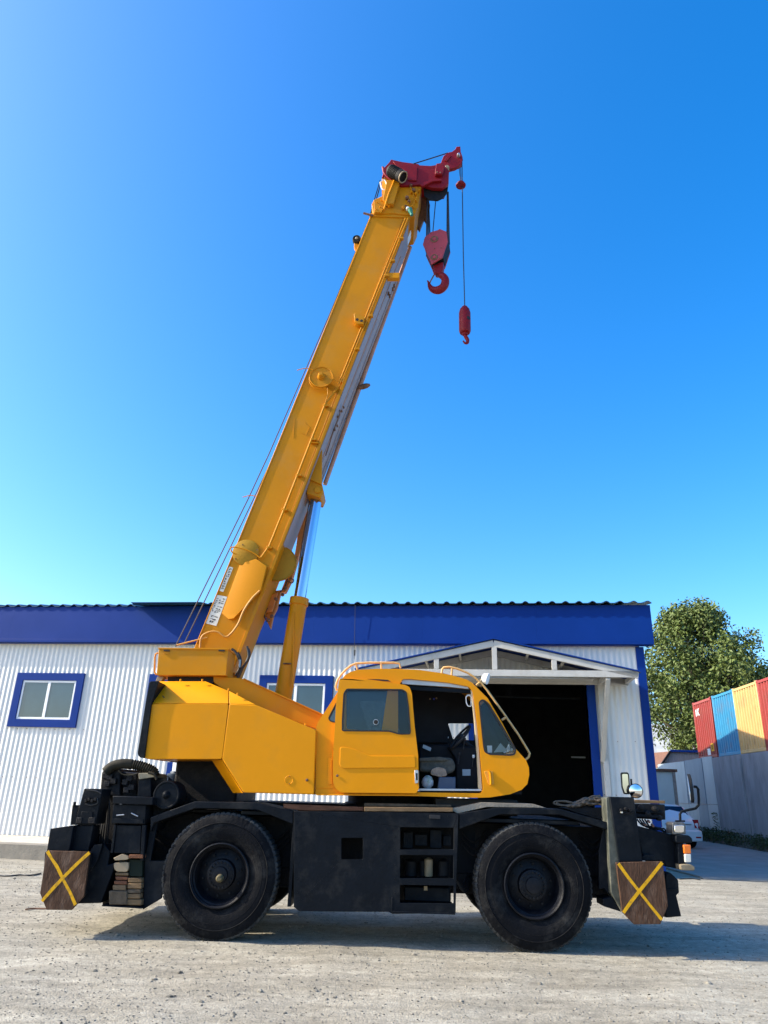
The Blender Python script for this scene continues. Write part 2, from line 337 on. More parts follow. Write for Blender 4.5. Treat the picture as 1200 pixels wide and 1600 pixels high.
# asphalt lane beside the building, a thin slab with a dirty edge
ASP = mat('pale_worn_asphalt', (0.24, 0.225, 0.20), 0.9, var=0.2, scale=1.2, bump=0.4, bscale=50, dirt=(0.13, 0.13, 0.13), dirt_amt=0.5, dscale=0.8)
tag(prism('road', [(7.55, 0), (8.9, 0), (60, 0), (60, .035), (8.9, .035), (7.55, .035)], 18.35, 75, ASP, None, (), 0, 1), kind='structure')
ed = []
for i in range(40): ed.append((7.5+i*0.45, 18.12+0.06*math.sin(i*1.7)+0.05*random.random()))
ev = [(x, y, 0.001) for x, y in ed]+[(x, 18.36, 0.037) for x, y in ed]
mesh('path', ev, [(i, i+1, i+41, i+40) for i in range(39)], CONC, None)
tag(bpy.data.objects['path'], kind='structure')

# ================================================================== WAREHOUSE
bx, by = BD.o.x, BD.o.y
WH = empty('warehouse', (bx, by, 0), BD.a, 'long white corrugated steel warehouse with deep blue fascia, standing behind the crane', 'building')
BP = lambda px, py, v=0: BD(px, py, v)
UR = BP(1010, 1127).x                     # right corner of the wall
UL = -13.2
ZF = 5.30                                 # underside of the fascia
door_r = BP(918, 1100).x; door_l = BP(744, 1100).x; door_t = BP(850, 1064).z
pitchw = 0.137
def wall_sheet(u0, u1, z0, z1):
    n = max(2, int((u1-u0)/pitchw*8)); vs = []; fs = []
    prof = (0, 0, 0.35, 1, 1, 1, 0.65, 0.1)
    for i in range(n+1):
        u = u0+(u1-u0)*i/n; ph = ((u/pitchw) % 1)*8; k = int(ph) % 8; f = ph-int(ph); h = prof[k]*(1-f)+prof[(k+1) % 8]*f
        v = -0.016*h
        vs += [(u, v, z0), (u, v, z1)]
    for i in range(n): fs.append((2*i, 2*i+2, 2*i+3, 2*i+1))
    me = bpy.data.meshes.new('wall_sheet'); me.from_pydata(vs, [], fs); return link('wall_sheet', me, WALLM, WH, 60)
sw = pitchw*8; u = UL
while u < UR-0.05:
    u1 = min(u+sw, UR); segs = []
    if u1 <= door_l or u >= door_r: segs = [(u, u1, 0.33)]
    else:
        a = max(u, door_l); b = min(u1, door_r)
        if u < door_l: segs.append((u, door_l, 0.33))
        segs.append((a, b, door_t))
        if u1 > door_r: segs.append((door_r, u1, 0.33))
    for a, b, z0 in segs: wall_sheet(a, b, z0, ZF+0.1)
    u = u1
bm = bmesh.new()
for zr in (2.95, 1.72):
    uu = UL+0.2
    while uu < UR-0.1:
        if not (door_l < uu < door_r):
            bmesh.ops.create_cone(bm, cap_ends=True, segments=6, radius1=0.011, radius2=0.009, depth=0.014, matrix=Matrix.Translation((uu, -0.028, zr+random.uniform(-.01, .01))) @ Matrix.Rotation(R(90), 4, 'X'))
        uu += pitchw*3 if random.random() < .7 else pitchw*2
tag(bmobj('screw', bm, RST, WH), kind='stuff')
# hidden solid core of the building: side walls, back wall, gable ends
D = 25.0; ZE = 6.3; ZRG = 8.6
def wh_side(u, name='gable_wall'):
    return mesh(name, [(u, 0.02, 0), (u, D, 0), (u, D, ZE-.2), (u, D/2, ZRG-.15), (u, 0.02, ZE-.2), (u-.12, 0.02, 0), (u-.12, D, 0), (u-.12, D, ZE-.2), (u-.12, D/2, ZRG-.15), (u-.12, 0.02, ZE-.2)],
         [(0, 1, 2, 3, 4), (9, 8, 7, 6, 5), (0, 5, 6, 1), (1, 6, 7, 2), (2, 7, 8, 3), (3, 8, 9, 4), (4, 9, 5, 0)], WALLM, WH)
wh_side(UR-0.01); wh_side(UL+.14)
box('back_wall', UL, UR-.14, D-.1, D-0.01, 0, ZE-.2, WALLM, WH, 0)
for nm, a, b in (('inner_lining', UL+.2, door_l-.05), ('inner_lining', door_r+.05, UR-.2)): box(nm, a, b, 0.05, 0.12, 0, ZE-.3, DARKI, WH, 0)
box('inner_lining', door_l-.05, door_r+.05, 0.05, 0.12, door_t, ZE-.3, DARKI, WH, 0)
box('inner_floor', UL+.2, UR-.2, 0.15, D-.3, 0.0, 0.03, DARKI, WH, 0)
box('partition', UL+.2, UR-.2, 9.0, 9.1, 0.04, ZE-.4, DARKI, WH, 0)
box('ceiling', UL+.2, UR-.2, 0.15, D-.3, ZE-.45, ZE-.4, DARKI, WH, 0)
q = BP(905, 1183, 6.0); box('strip_lamp', q.x-.25, q.x+.2, 6.0, 6.06, q.z-.03, q.z+.02, WHT, WH, .01)
q = BP(795, 1075, 2.5); box('hoist_bracket', q.x-.08, q.x+.08, 2.5, 2.7, q.z-.25, q.z+.1, BLK, WH, .01)
bar('roller_beam', BP(762, 1088, 1.2), BP(905, 1092, 1.2), .05, .05, BLK, WH)
# fascia
def fascia(u0, u1, zt0, zt1):
    vs = [(u0, -.22, ZF), (u1, -.22, ZF), (u1, -.19, zt1), (u0, -.19, zt0), (u0, -.02, ZF), (u1, -.02, ZF), (u1, -.02, zt1), (u0, -.02, zt0)]
    return mesh('fascia_panel', vs, [(0, 1, 2, 3), (7, 6, 5, 4), (0, 4, 5, 1), (1, 5, 6, 2), (2, 6, 7, 3), (3, 7, 4, 0)], BLUE, WH, None, 0, 1)
u = UL-.3; UE = BP(1022, 1003, -.22).x; k = 0; us = []
while u < UE-.3: us.append(u); u += 2.93
us[-1] = us[-1]; us.append(UE)
ZT = 6.285
for a, b in zip(us, us[1:]): fascia(a+.0006, b-.0006, ZT, ZT)
box('soffit', UL-.3, UE-.02, -.20, -.03, ZF-.05, ZF-.006, BLUE, WH, .004)
box('drip_trim', UL-.3, UE-.01, -.24, -.222, ZF-.035, ZF+.05, BLUE, WH, .003)
# roof: waved sheets falling to the front eave, ridge halfway back
def roof(u0, u1, v0, z0, name='roof_sheet'):
    n = int((u1-u0)/0.34*8); vs = []; fs = []; sl = (ZRG-z0)/(D/2-v0)
    for i in range(n+1):
        uu = u0+(u1-u0)*i/n; h = 0.055*max(0, math.sin(uu/0.34*2*math.pi))**0.8
        vs += [(uu, v0, z0+h), (uu, D/2, ZRG+h), (uu, D+.3, z0+h), (uu, v0, z0-.02+h), (uu, D/2, ZRG-.03+h)]
    for i in range(n):
        a = 5*i; b = a+5
        fs += [(a, b, b+1, a+1), (a+1, b+1, b+2, a+2), (a+3, a+4, b+4, b+3), (a, a+3, b+3, b)]
    me = bpy.data.meshes.new(name); me.from_pydata(vs, [], fs); return link(name, me, ROOFM, WH, 60)
ustep = BP(205, 945, -.5).x
roof(UL-.4, ustep, -.24, ZT+.01); roof(ustep, UE+.02, -.32, ZT+.03)
# roof-edge flap added left of the boom to shade the fascia
mesh('shade_flap', [(ustep, -.32, ZT+.0), (ustep+2.3, -.32, ZT+.0), (ustep+2.3, -.2, ZT+.05), (ustep, -.2, ZT+.05), (ustep+.1, -.75, ZT-.02), (ustep+2.1, -.75, ZT-.02)], [(0, 1, 2, 3), (0, 4, 5, 1)], ROOFM, WH)
# corner and door trims
def vtrim(u0, u1, z0, z1, v=-.05, m=BLUE, name='corner_trim'): return box(name, u0, u1, v, 0.02, z0, z1, m, WH, .004, 1)
vtrim(UR-.10, UR+.10, 0.0, ZF-.06); box('corner_trim', UR-.001+.0, UR+.104, 0.021, .2, 0, ZF-.06, BLUE, WH, .003, 1)
vtrim(door_r, door_r+.20, 0.05, door_t+.0, -.06, name='door_trim'); vtrim(door_l-.2, door_l, 0.05, door_t, -.06, name='door_trim')
# windows
def window(pa, pb, lab=None):
    a, b = pa, pb; z0, z1 = 3.0, 4.44
    fr = .20
    t = prism('window', [(a, z0), (b, z0), (b, z1), (a, z1)], -.075, -.005, BLUE, WH, [[(a+fr, z0+fr*1.0), (b-fr, z0+fr*1.0), (b-fr, z1-fr), (a+fr, z1-fr)]], .004, 1)
    i0, i1, j0, j1 = a+fr+.002, b-fr-.002, z0+fr+.002, z1-fr-.002; f = .055; mid = (i0+i1)/2
    prism('window_frame', [(i0, j0), (i1, j0), (i1, j1), (i0, j1)], -.045, -.024, WHT, t,
          [[(i0+f, j0+f), (mid-.04, j0+f), (mid-.04, j1-f), (i0+f, j1-f)], [(mid+.04, j0+f), (i1-f, j0+f), (i1-f, j1-f), (mid+.04, j1-f)]], .004, 1)
    for x0, x1 in ((i0+f, mid-.04), (mid+.04, i1-f)): box('pane', x0, x1, -.030, -.026, j0+f, j1-f, WGL, t, 0)
    return t
wl0, wl1 = BP(21.4, 1094).x, BP(126.7, 1096).x; ww = wl1-wl0
window(wl0, wl1)
x = BP(229, 1100).x; window(x, x+ww)
x1 = BP(520, 1085).x; window(x1-ww, x1)
# downpipe-like blue strip behind the rear of the crane
q = BP(266, 1195); box('door_trim', q.x-.06, q.x+.08, -.06, -.025, .4, 2.2, BLUE, WH, .004)
box('white_post', q.x+.1, q.x+.3, -.08, -.025, .4, 2.2, WHT, WH, .004)
# loose cable
tube('cable', [BP(555, 945, -.3), BP(554, 1003, -.3), BP(553.5, 1030, -.3)], .006, RUBH, WH, 5)
q = BP(554, 1020, -.32); lathe('cable_plug', q, (0, 0, 1), [(-.07, .02), (.07, .025)], RUBH, WH, 8)
# apron and kerb in front of the wall
AP = empty('loading_apron', (bx, by, 0), BD.a, 'low cream concrete apron edged with a grey kerb at the foot of the warehouse wall', 'kerb')
box('apron_slab', UL, door_l-.3, -2.0, 0.0, -.1, .325, PLAT, AP, .01)
u = UL
while u < door_l-.5:
    L_ = 2.35; kz = random.uniform(-.006, .006)
    box('kerb_block', u+.006, u+L_-.006, -2.26+random.uniform(-.008, .008), -2.004, -.1, .30+kz, CONC, AP, .012); u += L_
# entrance canopy
CV = -1.35
CN = empty('entrance_canopy', (bx, by, 0), BD.a, 'off-white steel gable canopy over the dark garage opening, right end of the warehouse', 'canopy')
ap = BP(771, 999, CV); er = BP(997, 1054, CV); ell = Vector((2*ap.x-er.x, CV, er.z))
def P3(px, py, v=CV): return BP(px, py, v)
bz = BP(860, 1052.5, CV).z
for v in (CV, -.12):
    for e in (er, ell):
        bar('rafter', (ap.x, v, ap.z-.10), (e.x, v, e.z-.02), .15, .07, CANW, CN)
    bar('bottom_chord', (ell.x+.1, v, bz), (er.x, v, bz), .15, .07, CANW, CN)
for px in (682, 773, 866):
    uu = BP(px, 1040, CV).x; fz = er.z+(ap.z-er.z)*(1-abs(uu-ap.x)/(er.x-ap.x))
    box('king_post', uu-.06, uu+.06, CV-.03, CV+.03, bz+.08, fz-.14, CANW, CN, .004, 1)
uu = 2*ap.x-BP(682, 1040, CV).x
for e in (er, ell):
    s = 1 if e.x > ap.x else -1
    vs = [(ap.x, CV-.08, ap.z+.0), (e.x+.06*s, CV-.08, e.z+.045), (e.x+.06*s, -.03, e.z+.045), (ap.x, -.03, ap.z+.0)]
    mesh('roof_sheet', vs+[(a, b, c+.03) for a, b, c in vs], [(3, 2, 1, 0), (4, 5, 6, 7), (0, 1, 5, 4), (1, 2, 6, 5), (2, 3, 7, 6), (3, 0, 4, 7)], BLUE, CN)
    for f in (.25, .5, .75):
        x = ap.x+(e.x-ap.x)*f; z = ap.z+(e.z-ap.z)*f-.08
        bar('purlin', (x, CV+.05, z), (x, -.1, z), .07, .05, CANW, CN)
for e, s in ((er, -1),):
    bar('tie_beam', (e.x-.05, CV+.04, bz), (e.x-.05, -.1, bz), .10, .08, CANW, CN)
uc = BP(950, 1060, CV).x
bar('purlin', (uc, CV+.04, bz-.02), (uc, -.16, bz-.02), .10, .08, CANW, CN)
bar('brace', BP(950, 1060, CV), BP(942, 1190, -.1), .10, .08, CANW, CN)
bar('column', (BP(938, 1080, -.1).x, -.1, bz-.05), (BP(938, 1080, -.1).x, -.1, .05), .12, .10, CANW, CN)
box('ceiling_sheet', door_l-.5, er.x-.9, -.75, -.13, bz-.03, bz-.01, CANW, CN, 0)

# ================================================================== MOBILE CRANE
K = empty('mobile_crane', CR.o, CR.a, 'yellow mobile crane on a black four-wheeled carrier, boom raised, parked across the yard', 'crane')
P = lambda px, py, d: CR(px, py, d)
# ---- wheels
def tyre_mesh(Ro=0.683, W=0.40):
    prof = [(0.06, 0.345), (0.02, 0.40), (0.0, 0.47), (0.0, 0.545), (0.012, 0.612), (0.035, 0.655), (0.05, Ro-.004), (0.09, Ro), (W/2, Ro+.003), (W-.09, Ro), (W-.05, Ro-.004), (W-.035, .655), (W-.012, .612), (W, .545), (W, .47), (W-.02, .40), (W-.06, .345)]
    n = 264; bm = bmesh.new(); rings = []
    for t, r in prof:
        ring = []
        for k in range(n):
            a = 2*math.pi*k/n; g_ = (k % 4) >= 3; rr = r
            if r > Ro-.01 and g_: rr = r-.012
            elif .65 < r < .66 and g_: rr = r-.006
            ring.append(bm.verts.new((rr*math.cos(a), t, rr*math.sin(a))))
        rings.append(ring)
    tread = []
    for i, (A, B) in enumerate(zip(rings, rings[1:])):
        for k in range(n):
            f = bm.faces.new((A[k], A[(k+1) % n], B[(k+1) % n], B[k])); f.material_index = 1 if 5 <= i <= 10 else 0; f.smooth = not (5 <= i <= 10)
    bmesh.ops.recalc_face_normals(bm, faces=bm.faces)
    me = bpy.data.meshes.new('tyre'); bm.to_mesh(me); bm.free(); me.materials.append(RUB); me.materials.append(TRD); return me
TY = tyre_mesh()
def wheel(x, y, flip=False, cap=None, steer=0):
    wv = bpy.data.objects.new('wheel', None); COL.objects.link(wv); wv.parent = K; wv.location = (x, y, .672); wv.rotation_euler = (0, 0, (math.pi if flip else 0)+R(steer))
    t = link('tyre', TY, None, wv)
    t.rotation_euler = (0, random.random()*6, 0)
    lathe('rim', (0, 0, 0), (0, 1, 0), [(.035, .345), (.02, .335), (.03, .322), (.06, .315), (.075, .30), (.17, .285), (.20, .27), (.17, .19), (.165, .17), (.09, .16), (.085, .15), (.08, .09), (.04, .085), (.035, .06), (.032, 0)], RIM, wv, 48, 30, False)
    for t_, r_ in ((.0, .50), (-.004, .565), (.012, .43)): lathe('sidewall_rib', (0, 0, 0), (0, 1, 0), [(t_+.006, r_-.006), (t_-.002, r_), (t_+.006, r_+.006)], RUB, wv, 64, 40, False)
    lathe('rim_ring', (0, 0, 0), (0, 1, 0), [(.03, .352), (.008, .346), (.004, .336), (.02, .326)], RIM, wv, 48, 30, False)
    bm = bmesh.new()
    for k in range(20):
        a = 2*math.pi*k/20; bmesh.ops.create_cone(bm, cap_ends=True, segments=6, radius1=.011, radius2=.011, depth=.03, matrix=Matrix.Translation((.135*math.cos(a), .078, .135*math.sin(a))) @ Matrix.Rotation(R(90), 4, 'X'))
    for k in range(10):
        a = 2*math.pi*k/10+.2; bmesh.ops.create_cone(bm, cap_ends=True, segments=6, radius1=.014, radius2=.014, depth=.04, matrix=Matrix.Translation((.225*math.cos(a), .175, .225*math.sin(a))) @ Matrix.Rotation(R(90), 4, 'X'))
    tag(bmobj('wheel_nuts', bm, BLK2, wv), kind='stuff')
    if cap: lathe('hub_cap', (0.01, 0, -.03), (0, 1, 0), [(-.03, 0), (-.03, .025), (-.015, .04), (.04, .045)], cap, wv, 14)
    return wv
wl = P(341.5, 1372, 0).x; wr = P(835, 1384, 0).x
HUB = mat('greasy_yellow_hub', (0.10, 0.08, 0.035), .7, var=.6, scale=40)
wheel(wl, 0.0, cap=HUB); wheel(wr, 0.0); wheel(wl, 2.55, True); wheel(wr, 2.55, True)
for x in (wl, wr):
    lathe('axle', (x, .35, .672), (0, 1, 0), [(0, .16), (.25, .11), (.6, .12), (.75, .24), (1.1, .24), (1.25, .12), (1.6, .11), (1.85, .16)], BLK2, K, 20)
# ---- chassis
xl = P(236, 1300, .5).x
box('chassis_frame', -3.45, 3.05, .62, .80, .72, 1.30, BLK, K, .01); box('chassis_frame', -3.45, 3.05, 1.75, 1.93, .72, 1.30, BLK, K, .01)
box('chassis_deck', -1.62, 2.45, .12, 2.45, 1.33, 1.372, BLK, K, .005)
box('chassis_deck', -3.2, -1.62, .35, 2.45, 1.33, 1.36, BLK2, K, .005)
for x in (-3.3, -2.6, -.9, .9, 2.6): box('cross_member', x, x+.16, .80, 1.75, .80, 1.2, BLK, K, .01)
box('rear_light_block', -3.25, -3.2, .40, 2.4, .30, .75, BLK2, K, .004)  # added out of sight to keep sun off the ground behind the wheel
box('belly_light_block', -3.1, 2.9, .62, 1.93, .50, .53, BLK2, K, .004)  # unseen sheet added to close sun leaks in the carrier's ground shadow
box('belly_side_light_block', -3.1, 2.9, .63, .66, .53, .72, BLK2, K, .004)  # unseen strip added to block low sun above the belly sheet
box('cab_mount', .74, 1.75, .30, 1.0, 1.40, 1.585, SLOT, K, .01)
box('gearbox', -.6, .7, .85, 1.7, .62, 1.1, BLK2, K, .04)
# side panel with cut-outs
pan = [(459, 1267.5), (716.5, 1270.7), (713, 1376), (712, 1427), (613, 1428), (607, 1425), (467, 1424), (459, 1417)]
sq = rnd([(533.3, 1309.3), (567, 1309.3), (567, 1343), (533.3, 1343)], 2)
st = [rnd([(625.3, 1292.5), (709, 1293.5), (709, 1327.5), (625.5, 1327.5)], 1.5), rnd([(625, 1336), (708.5, 1336.5), (708.5, 1373), (625, 1372.5)], 1.5), rnd([(625, 1382.7), (709, 1384), (709, 1412), (625, 1411)], 1.5)]
sp = cp('side_panel', pan, 0.0, .05, BLK, K, [sq]+st, .006)
for ya in (1327.5, 1372.5, 1411):
    a = P(625, ya, .03); b = P(709, ya+.5, .03)
    box('step', a.x, b.x, .05, .32, a.z-.035, a.z-.005, BLK, sp, .004)
a = P(459, 1268, .05); b = P(716, 1425, .05)
box('panel_top', a.x, b.x, .052, .5, a.z-.06, a.z-.02, BLK, sp, .004)
box('panel_end', a.x, a.x+.04, .052, .55, P(459, 1417, .05).z, a.z-.07, BLK, sp, .004)
box('locker_back', a.x+.06, b.x-.05, .50, .54, .40, a.z-.07, BLK2, sp, .004)
box('panel_rib', P(612, 1400, 0).x, P(612, 1400, 0).x+.012, -.012, -.001, P(612, 1427, 0).z, P(612, 1402, 0).z, BLK, sp, .003)
box('panel_rib', P(612, 1402, 0).x+.014, P(711, 1402, 0).x, -.014, -.001, P(625, 1427, 0).z+.005, P(625, 1427, 0).z+.02, BLK, sp, .003)
box('toggle_latch', P(671, 1276, 0).x, P(688, 1276, 0).x, -.012, -.001, P(671, 1279, 0).z, P(671, 1273, 0).z, SLOT, sp, .003)
# contents seen through the openings
for (x0, y0, x1, y1, d) in ((630, 1300, 645, 1326, .28), (648, 1303, 668, 1322, .3), (672, 1296, 690, 1326, .24), (692, 1305, 705, 1322, .3)):
    a = P(x0, y0, d); b = P(x1, y1, d); box('valve_block', a.x, b.x, d, d+.12, b.z, a.z, random.choice((BLK2, BLK)), sp, .008)
for (x0, x1) in ((632, 652), (656, 668), (684, 702)):
    a = P(x0, 1342, .25); b = P(x1, 1371, .25); lathe('accumulator', ((a.x+b.x)/2, .33, b.z), (0, 0, 1), [(0, (b.x-a.x)/2*.8), (.01, (b.x-a.x)/2), ((a.z-b.z)*.85, (b.x-a.x)/2), (a.z-b.z, .02)], BLK2, sp, 14)
a = P(664, 1340, .22); b = P(676, 1370, .22); lathe('filter_canister', ((a.x+b.x)/2, .25, b.z), (0, 0, 1), [(0, .045), (.01, .05), (a.z-b.z-.02, .05), (a.z-b.z, .02)], TAN, sp, 14)
a = P(632, 1385, .2); b = P(703, 1410, .2); bt = box('battery_box', a.x, b.x, .2, .45, b.z, a.z, BLK, sp, .012)
a = P(662.5, 1384.5, .19); box('paper_tag', a.x, a.x+.04, .185, .198, a.z-.045, a.z, TAN, bt, 0)
for k in range(5):
    a = P(712+k*1.5, 1375+k*3, .35); tube('hose', [a, a+Vector((.08, .05, -.05)), a+Vector((.16, .2, .03)), a+Vector((.3, .5, .1))], .010, RUBH, K, 6, True)
# bolts and hoses that dress the carrier
bm = bmesh.new()
for (x, y) in [(466+i*18, 1272.5+i*.22) for i in range(14)]+[(464, 1285+i*22) for i in range(6)]+[(617, 1285+i*22) for i in range(6)]+[(713, 1290+i*18) for i in range(6)]:
    q = P(x, y, -.002); bmesh.ops.create_cone(bm, cap_ends=True, segments=6, radius1=.007, radius2=.006, depth=.008, matrix=Matrix.Translation(q) @ Matrix.Rotation(R(90), 4, 'X'))
tag(bmobj('rivets', bm, BLK, sp), kind='stuff')
for k, (x0, x1) in enumerate(((240, 300), (400, 452), (722, 760), (905, 948))):
    for j in range(3): ct('brake_hose', [(x0, 1300+j*9), ((x0+x1)/2, 1312+j*10+k*2), (x1, 1296+j*8)], .55-.02*j, .011, BLK2, K, 6, True)
# fenders
lf_out = [(235, 1277), (304, 1252.2), (400, 1253.8), (458, 1267.5)]; lf_in = [(458, 1288), (401, 1265), (305, 1263), (240, 1286), (235, 1300)]
cp('fender', lf_out+lf_in, .02, .58, BLK, K, (), .008)
rf_out = [(717.5, 1271), (777, 1262), (875, 1264), (950, 1285)]; rf_in = [(950, 1297), (874, 1273), (781, 1272.7), (717.5, 1295.5)]
cp('fender', rf_out+rf_in, .02, .58, BLK, K, (), .008)
cp('mudguard_plate', [(236, 1284), (246, 1284), (235, 1345), (262, 1345), (252, 1404), (223, 1421.5), (226, 1345)], .10, .14, BLK, K, (), .005)
cp('mudguard_plate', [(944, 1290), (951, 1290), (954, 1400), (944, 1388), (936, 1390), (936, 1330)], .10, .14, BLK, K, (), .005)
box('inner_wing', P(240, 1300, .4).x, P(440, 1300, .4).x, .60, .615, .75, 1.30, BLK2, K, 0)
box('inner_wing', P(745, 1300, .4).x, P(950, 1300, .4).x, .60, .615, .75, 1.30, BLK2, K, 0)
DKT = mat('worn_deck_plate', (.26, .21, .15), .6, var=.3, scale=5, bump=.3)
a = P(702, 1262, .1); b = P(853, 1262, .1)
prism('tread_plate', xz(CR, [(702, 1264), (752, 1253.5), (833, 1256), (854, 1262.5), (835, 1262), (760, 1261), (715, 1271)], .10), .10, .60, DKT, K, (), .003)
# ---- left (rear) outrigger
def X_board(pts, l1, l2, y, lab):
    o = cp('outrigger_board', pts, y, y+.035, PLY, K, (), .004); o['label'] = lab
    for l in (l1, l2):
        Q = xz(CR, l, y); n = len(Q); vs = []; hw = .017
        for i, (x, z) in enumerate(Q):
            a = Vector(Q[max(i-1, 0)]); b = Vector(Q[min(i+1, n-1)]); t = (b-a).normalized(); m_ = Vector((-t.y, t.x))*hw*random.uniform(.85, 1.15)
            vs += [(x+m_.x, y-.002-(.0015 if l is l2 else 0), z+m_.y), (x-m_.x, y-.002-(.0015 if l is l2 else 0), z-m_.y)]
        mesh('paint_stripe', vs, [(2*i, 2*i+1, 2*i+3, 2*i+2) for i in range(n-1)], XYEL, o)
X_board([(72.6, 1329), (140.4, 1331), (131, 1400.5), (111.6, 1422), (72.6, 1421.7), (62.4, 1396)],
        [(74, 1330), (81, 1342), (88.5, 1353), (94, 1364), (98, 1373), (104, 1384), (110, 1395), (115, 1407), (118, 1414)],
        [(140, 1332), (120, 1350), (98, 1372), (82, 1389), (65.5, 1408)], -.12, 'board with a bent yellow cross')
X_board([(962.7, 1347.7), (1035.6, 1346), (1044, 1415), (1032, 1444), (991, 1444.6), (972.5, 1425.4)],
        [(966, 1349), (983, 1373), (999, 1393), (1016, 1415), (1034, 1437)],
        [(1034.5, 1347.5), (1017, 1370), (999, 1392), (985, 1410), (974, 1426)], -.12, 'board with a straight yellow cross')
cp('outrigger_box', [(131.5, 1232), (160.4, 1233), (149, 1288), (116.3, 1289)], .0, .30, BLK, K, (), .006)
cp('outrigger_leg', [(117.5, 1290), (146, 1290), (138, 1330), (108, 1328.5)], .03, .25, BLK, K, (), .006)
cp('outrigger_beam', [(78.5, 1294.7), (115, 1289.5), (108, 1330), (73, 1329)], -.05, 2.5, BLK, K, (), .006)
cp('shadow_crossbeam', [(72, 1334), (139, 1336), (131, 1396), (112, 1408), (76, 1407), (68, 1392)], .03, 2.5, BLK2, K, (), .006)  # added behind the board to fill the left wedge of ground shadow
cp('outrigger_jack', [(141.5, 1325), (163, 1319), (172, 1330), (168, 1352), (182, 1347), (158, 1411), (119, 1412), (132, 1375)], .05, .5, BLK, K, (), .01)
cp('pad_holder', [(70, 1331), (140, 1333), (131, 1398), (112, 1412), (75, 1410), (66, 1392)], -.08, .02, BLK2, K, (), .006)
cp('lug', [(141.5, 1333), (147, 1320), (160, 1319), (152, 1345), (141, 1362)], .0, .05, BLK, K, (), .005)
for (x, y) in ((134, 1251), (139, 1249), (144, 1251), (149, 1249)): lathe('hydraulic_fitting', P(x, y, -.03), (0, 1, 0), [(-.02, .016), (0, .022), (.04, .022)], BLK2, K, 8)
ct('hose', [(133, 1256), (142, 1258), (152, 1255), (152, 1247)], -.03, .007, RUBH, K, 6, True)
ct('hose', [(135, 1234), (150, 1236), (158, 1240)], -.02, .006, RUBH, K, 6, True)
for x0, x1 in ((120, 127), (139, 148)):
    a = P(x0, 1277, -.02); b = P(x1, 1287, -.02); box('bolt_plate', a.x, b.x, -.025, -.001, b.z, a.z, BLK2, K, .006)
a = P(127, 1268, -.02); b = P(142, 1287, -.02); box('cover_plate', a.x, b.x, -.015, -.001, b.z, a.z, BLK, K, .004)
cp('tail_bracket', [(113, 1258), (122, 1258), (118, 1289), (110, 1289)], 1.2, 1.3, BLK, K, (), .004)
ct('tail_bracket', [(117, 1253), (116, 1260)], 1.2, .02, BLK, K)
cp('rear_frame', [(162, 1222), (182, 1222), (182, 1330), (170, 1352), (158, 1405), (130, 1405), (150, 1290)], .5, .62, BLK2, K, (), .006)
for k in range(4): ct('hose', [(158+k*4, 1240+k*3), (162+k*3, 1270), (156+k*4, 1310), (150+k*5, 1350)], .42-.03*k, .012, RUBH, K, 6, True)
# stair boxes behind the rear outrigger
a = P(176, 1244, .0); b = P(238, 1247, .0); c = P(226, 1288, .0)
cp('locker_lid', [(176, 1243.5), (239, 1246), (238, 1258), (176, 1256)], -.03, .45, BLK, K, (), .008)
lk = cp('locker', [(177, 1257), (228, 1258), (226, 1288), (174, 1287)], .0, .45, BLK, K, (), .006)
cp('locker_rib', [(174.5, 1279), (224, 1280), (223.5, 1287), (174, 1286)], -.02, -.001, BLK, lk, (), .004)
ct('locker_handle', [(182, 1274), (194, 1273)], -.03, .007, STL, lk); ct('locker_handle', [(205, 1270.5), (215.5, 1275.5)], -.03, .007, STL, lk)
cp('lower_locker', [(182, 1289), (221, 1290), (219, 1334), (177, 1333)], .02, .45, BLK, K, (), .008)
cp('locker_frame', [(178, 1288), (181.5, 1289), (176, 1333), (172.5, 1333)], .0, .06, BLK, K, (), .004)
cp('locker_frame', [(222, 1289), (228, 1289), (224, 1345), (219, 1345)], .0, .06, BLK, K, (), .004)
tr_ = cp('block_tray', [(160, 1414), (222, 1417.5), (222, 1420), (158, 1416)], .0, .40, BLK, K, (), .003)
cp('tray_back', [(172, 1335), (222, 1335), (222, 1417), (160, 1414)], .42, .46, BLK2, K, (), .003)
# ---- rear engine group
cp('engine_hood', [(156, 1238), (158.5, 1207), (163, 1201), (187, 1201), (188, 1244), (156, 1244)], .35, 1.9, BLK2, K, (), .02, 3)
cp('radiator_box', [(188, 1205), (214, 1209), (214, 1246), (188, 1244)], .45, 1.8, BLK2, K, (), .015)
cp('air_box', [(216.5, 1212), (236, 1212), (237, 1246), (214, 1246)], .28, .8, BLK, K, (), .012)
cp('air_box_lid', rnd([(216, 1208), (234, 1207.5), (240, 1208), (242, 1214), (217, 1218)], 2), .25, .82, mat('dusty_beige_plastic', (.24, .21, .14), .7, var=.3, scale=8), K, (), .01)
hp = smoothpts([P(165, 1206, .3), P(176, 1197, .3), P(192, 1193.5, .3), P(210, 1195, .32), P(226, 1199, .32), P(240, 1205, .32), P(243, 1213, .32)], 14)
rd = [(.062 if i < 40 else .058+(.008 if i % 3 == 0 else -.004)) * (1-.25*max(0, i-60)/40) for i in range(len(hp))]
tube('intake_hose', hp, rd, OLH, K, 12)
ct('hose', [(185, 1203), (192, 1210), (204, 1211), (216, 1208)], .22, .008, OLH, K, 6, True)
ct('hose', [(232, 1207), (241, 1210), (245, 1218)], .22, .018, OLH, K, 8, True)
for i, (x, y) in enumerate(((165, 1212), (172, 1214), (168, 1224), (178, 1220), (196, 1222), (203, 1216), (198, 1234), (206, 1230))):
    a = P(x, y, .34); box('engine_fitting', a.x-.03, a.x+.04, .30, .36, a.z-.035, a.z+.03, BLK2, K, .006)
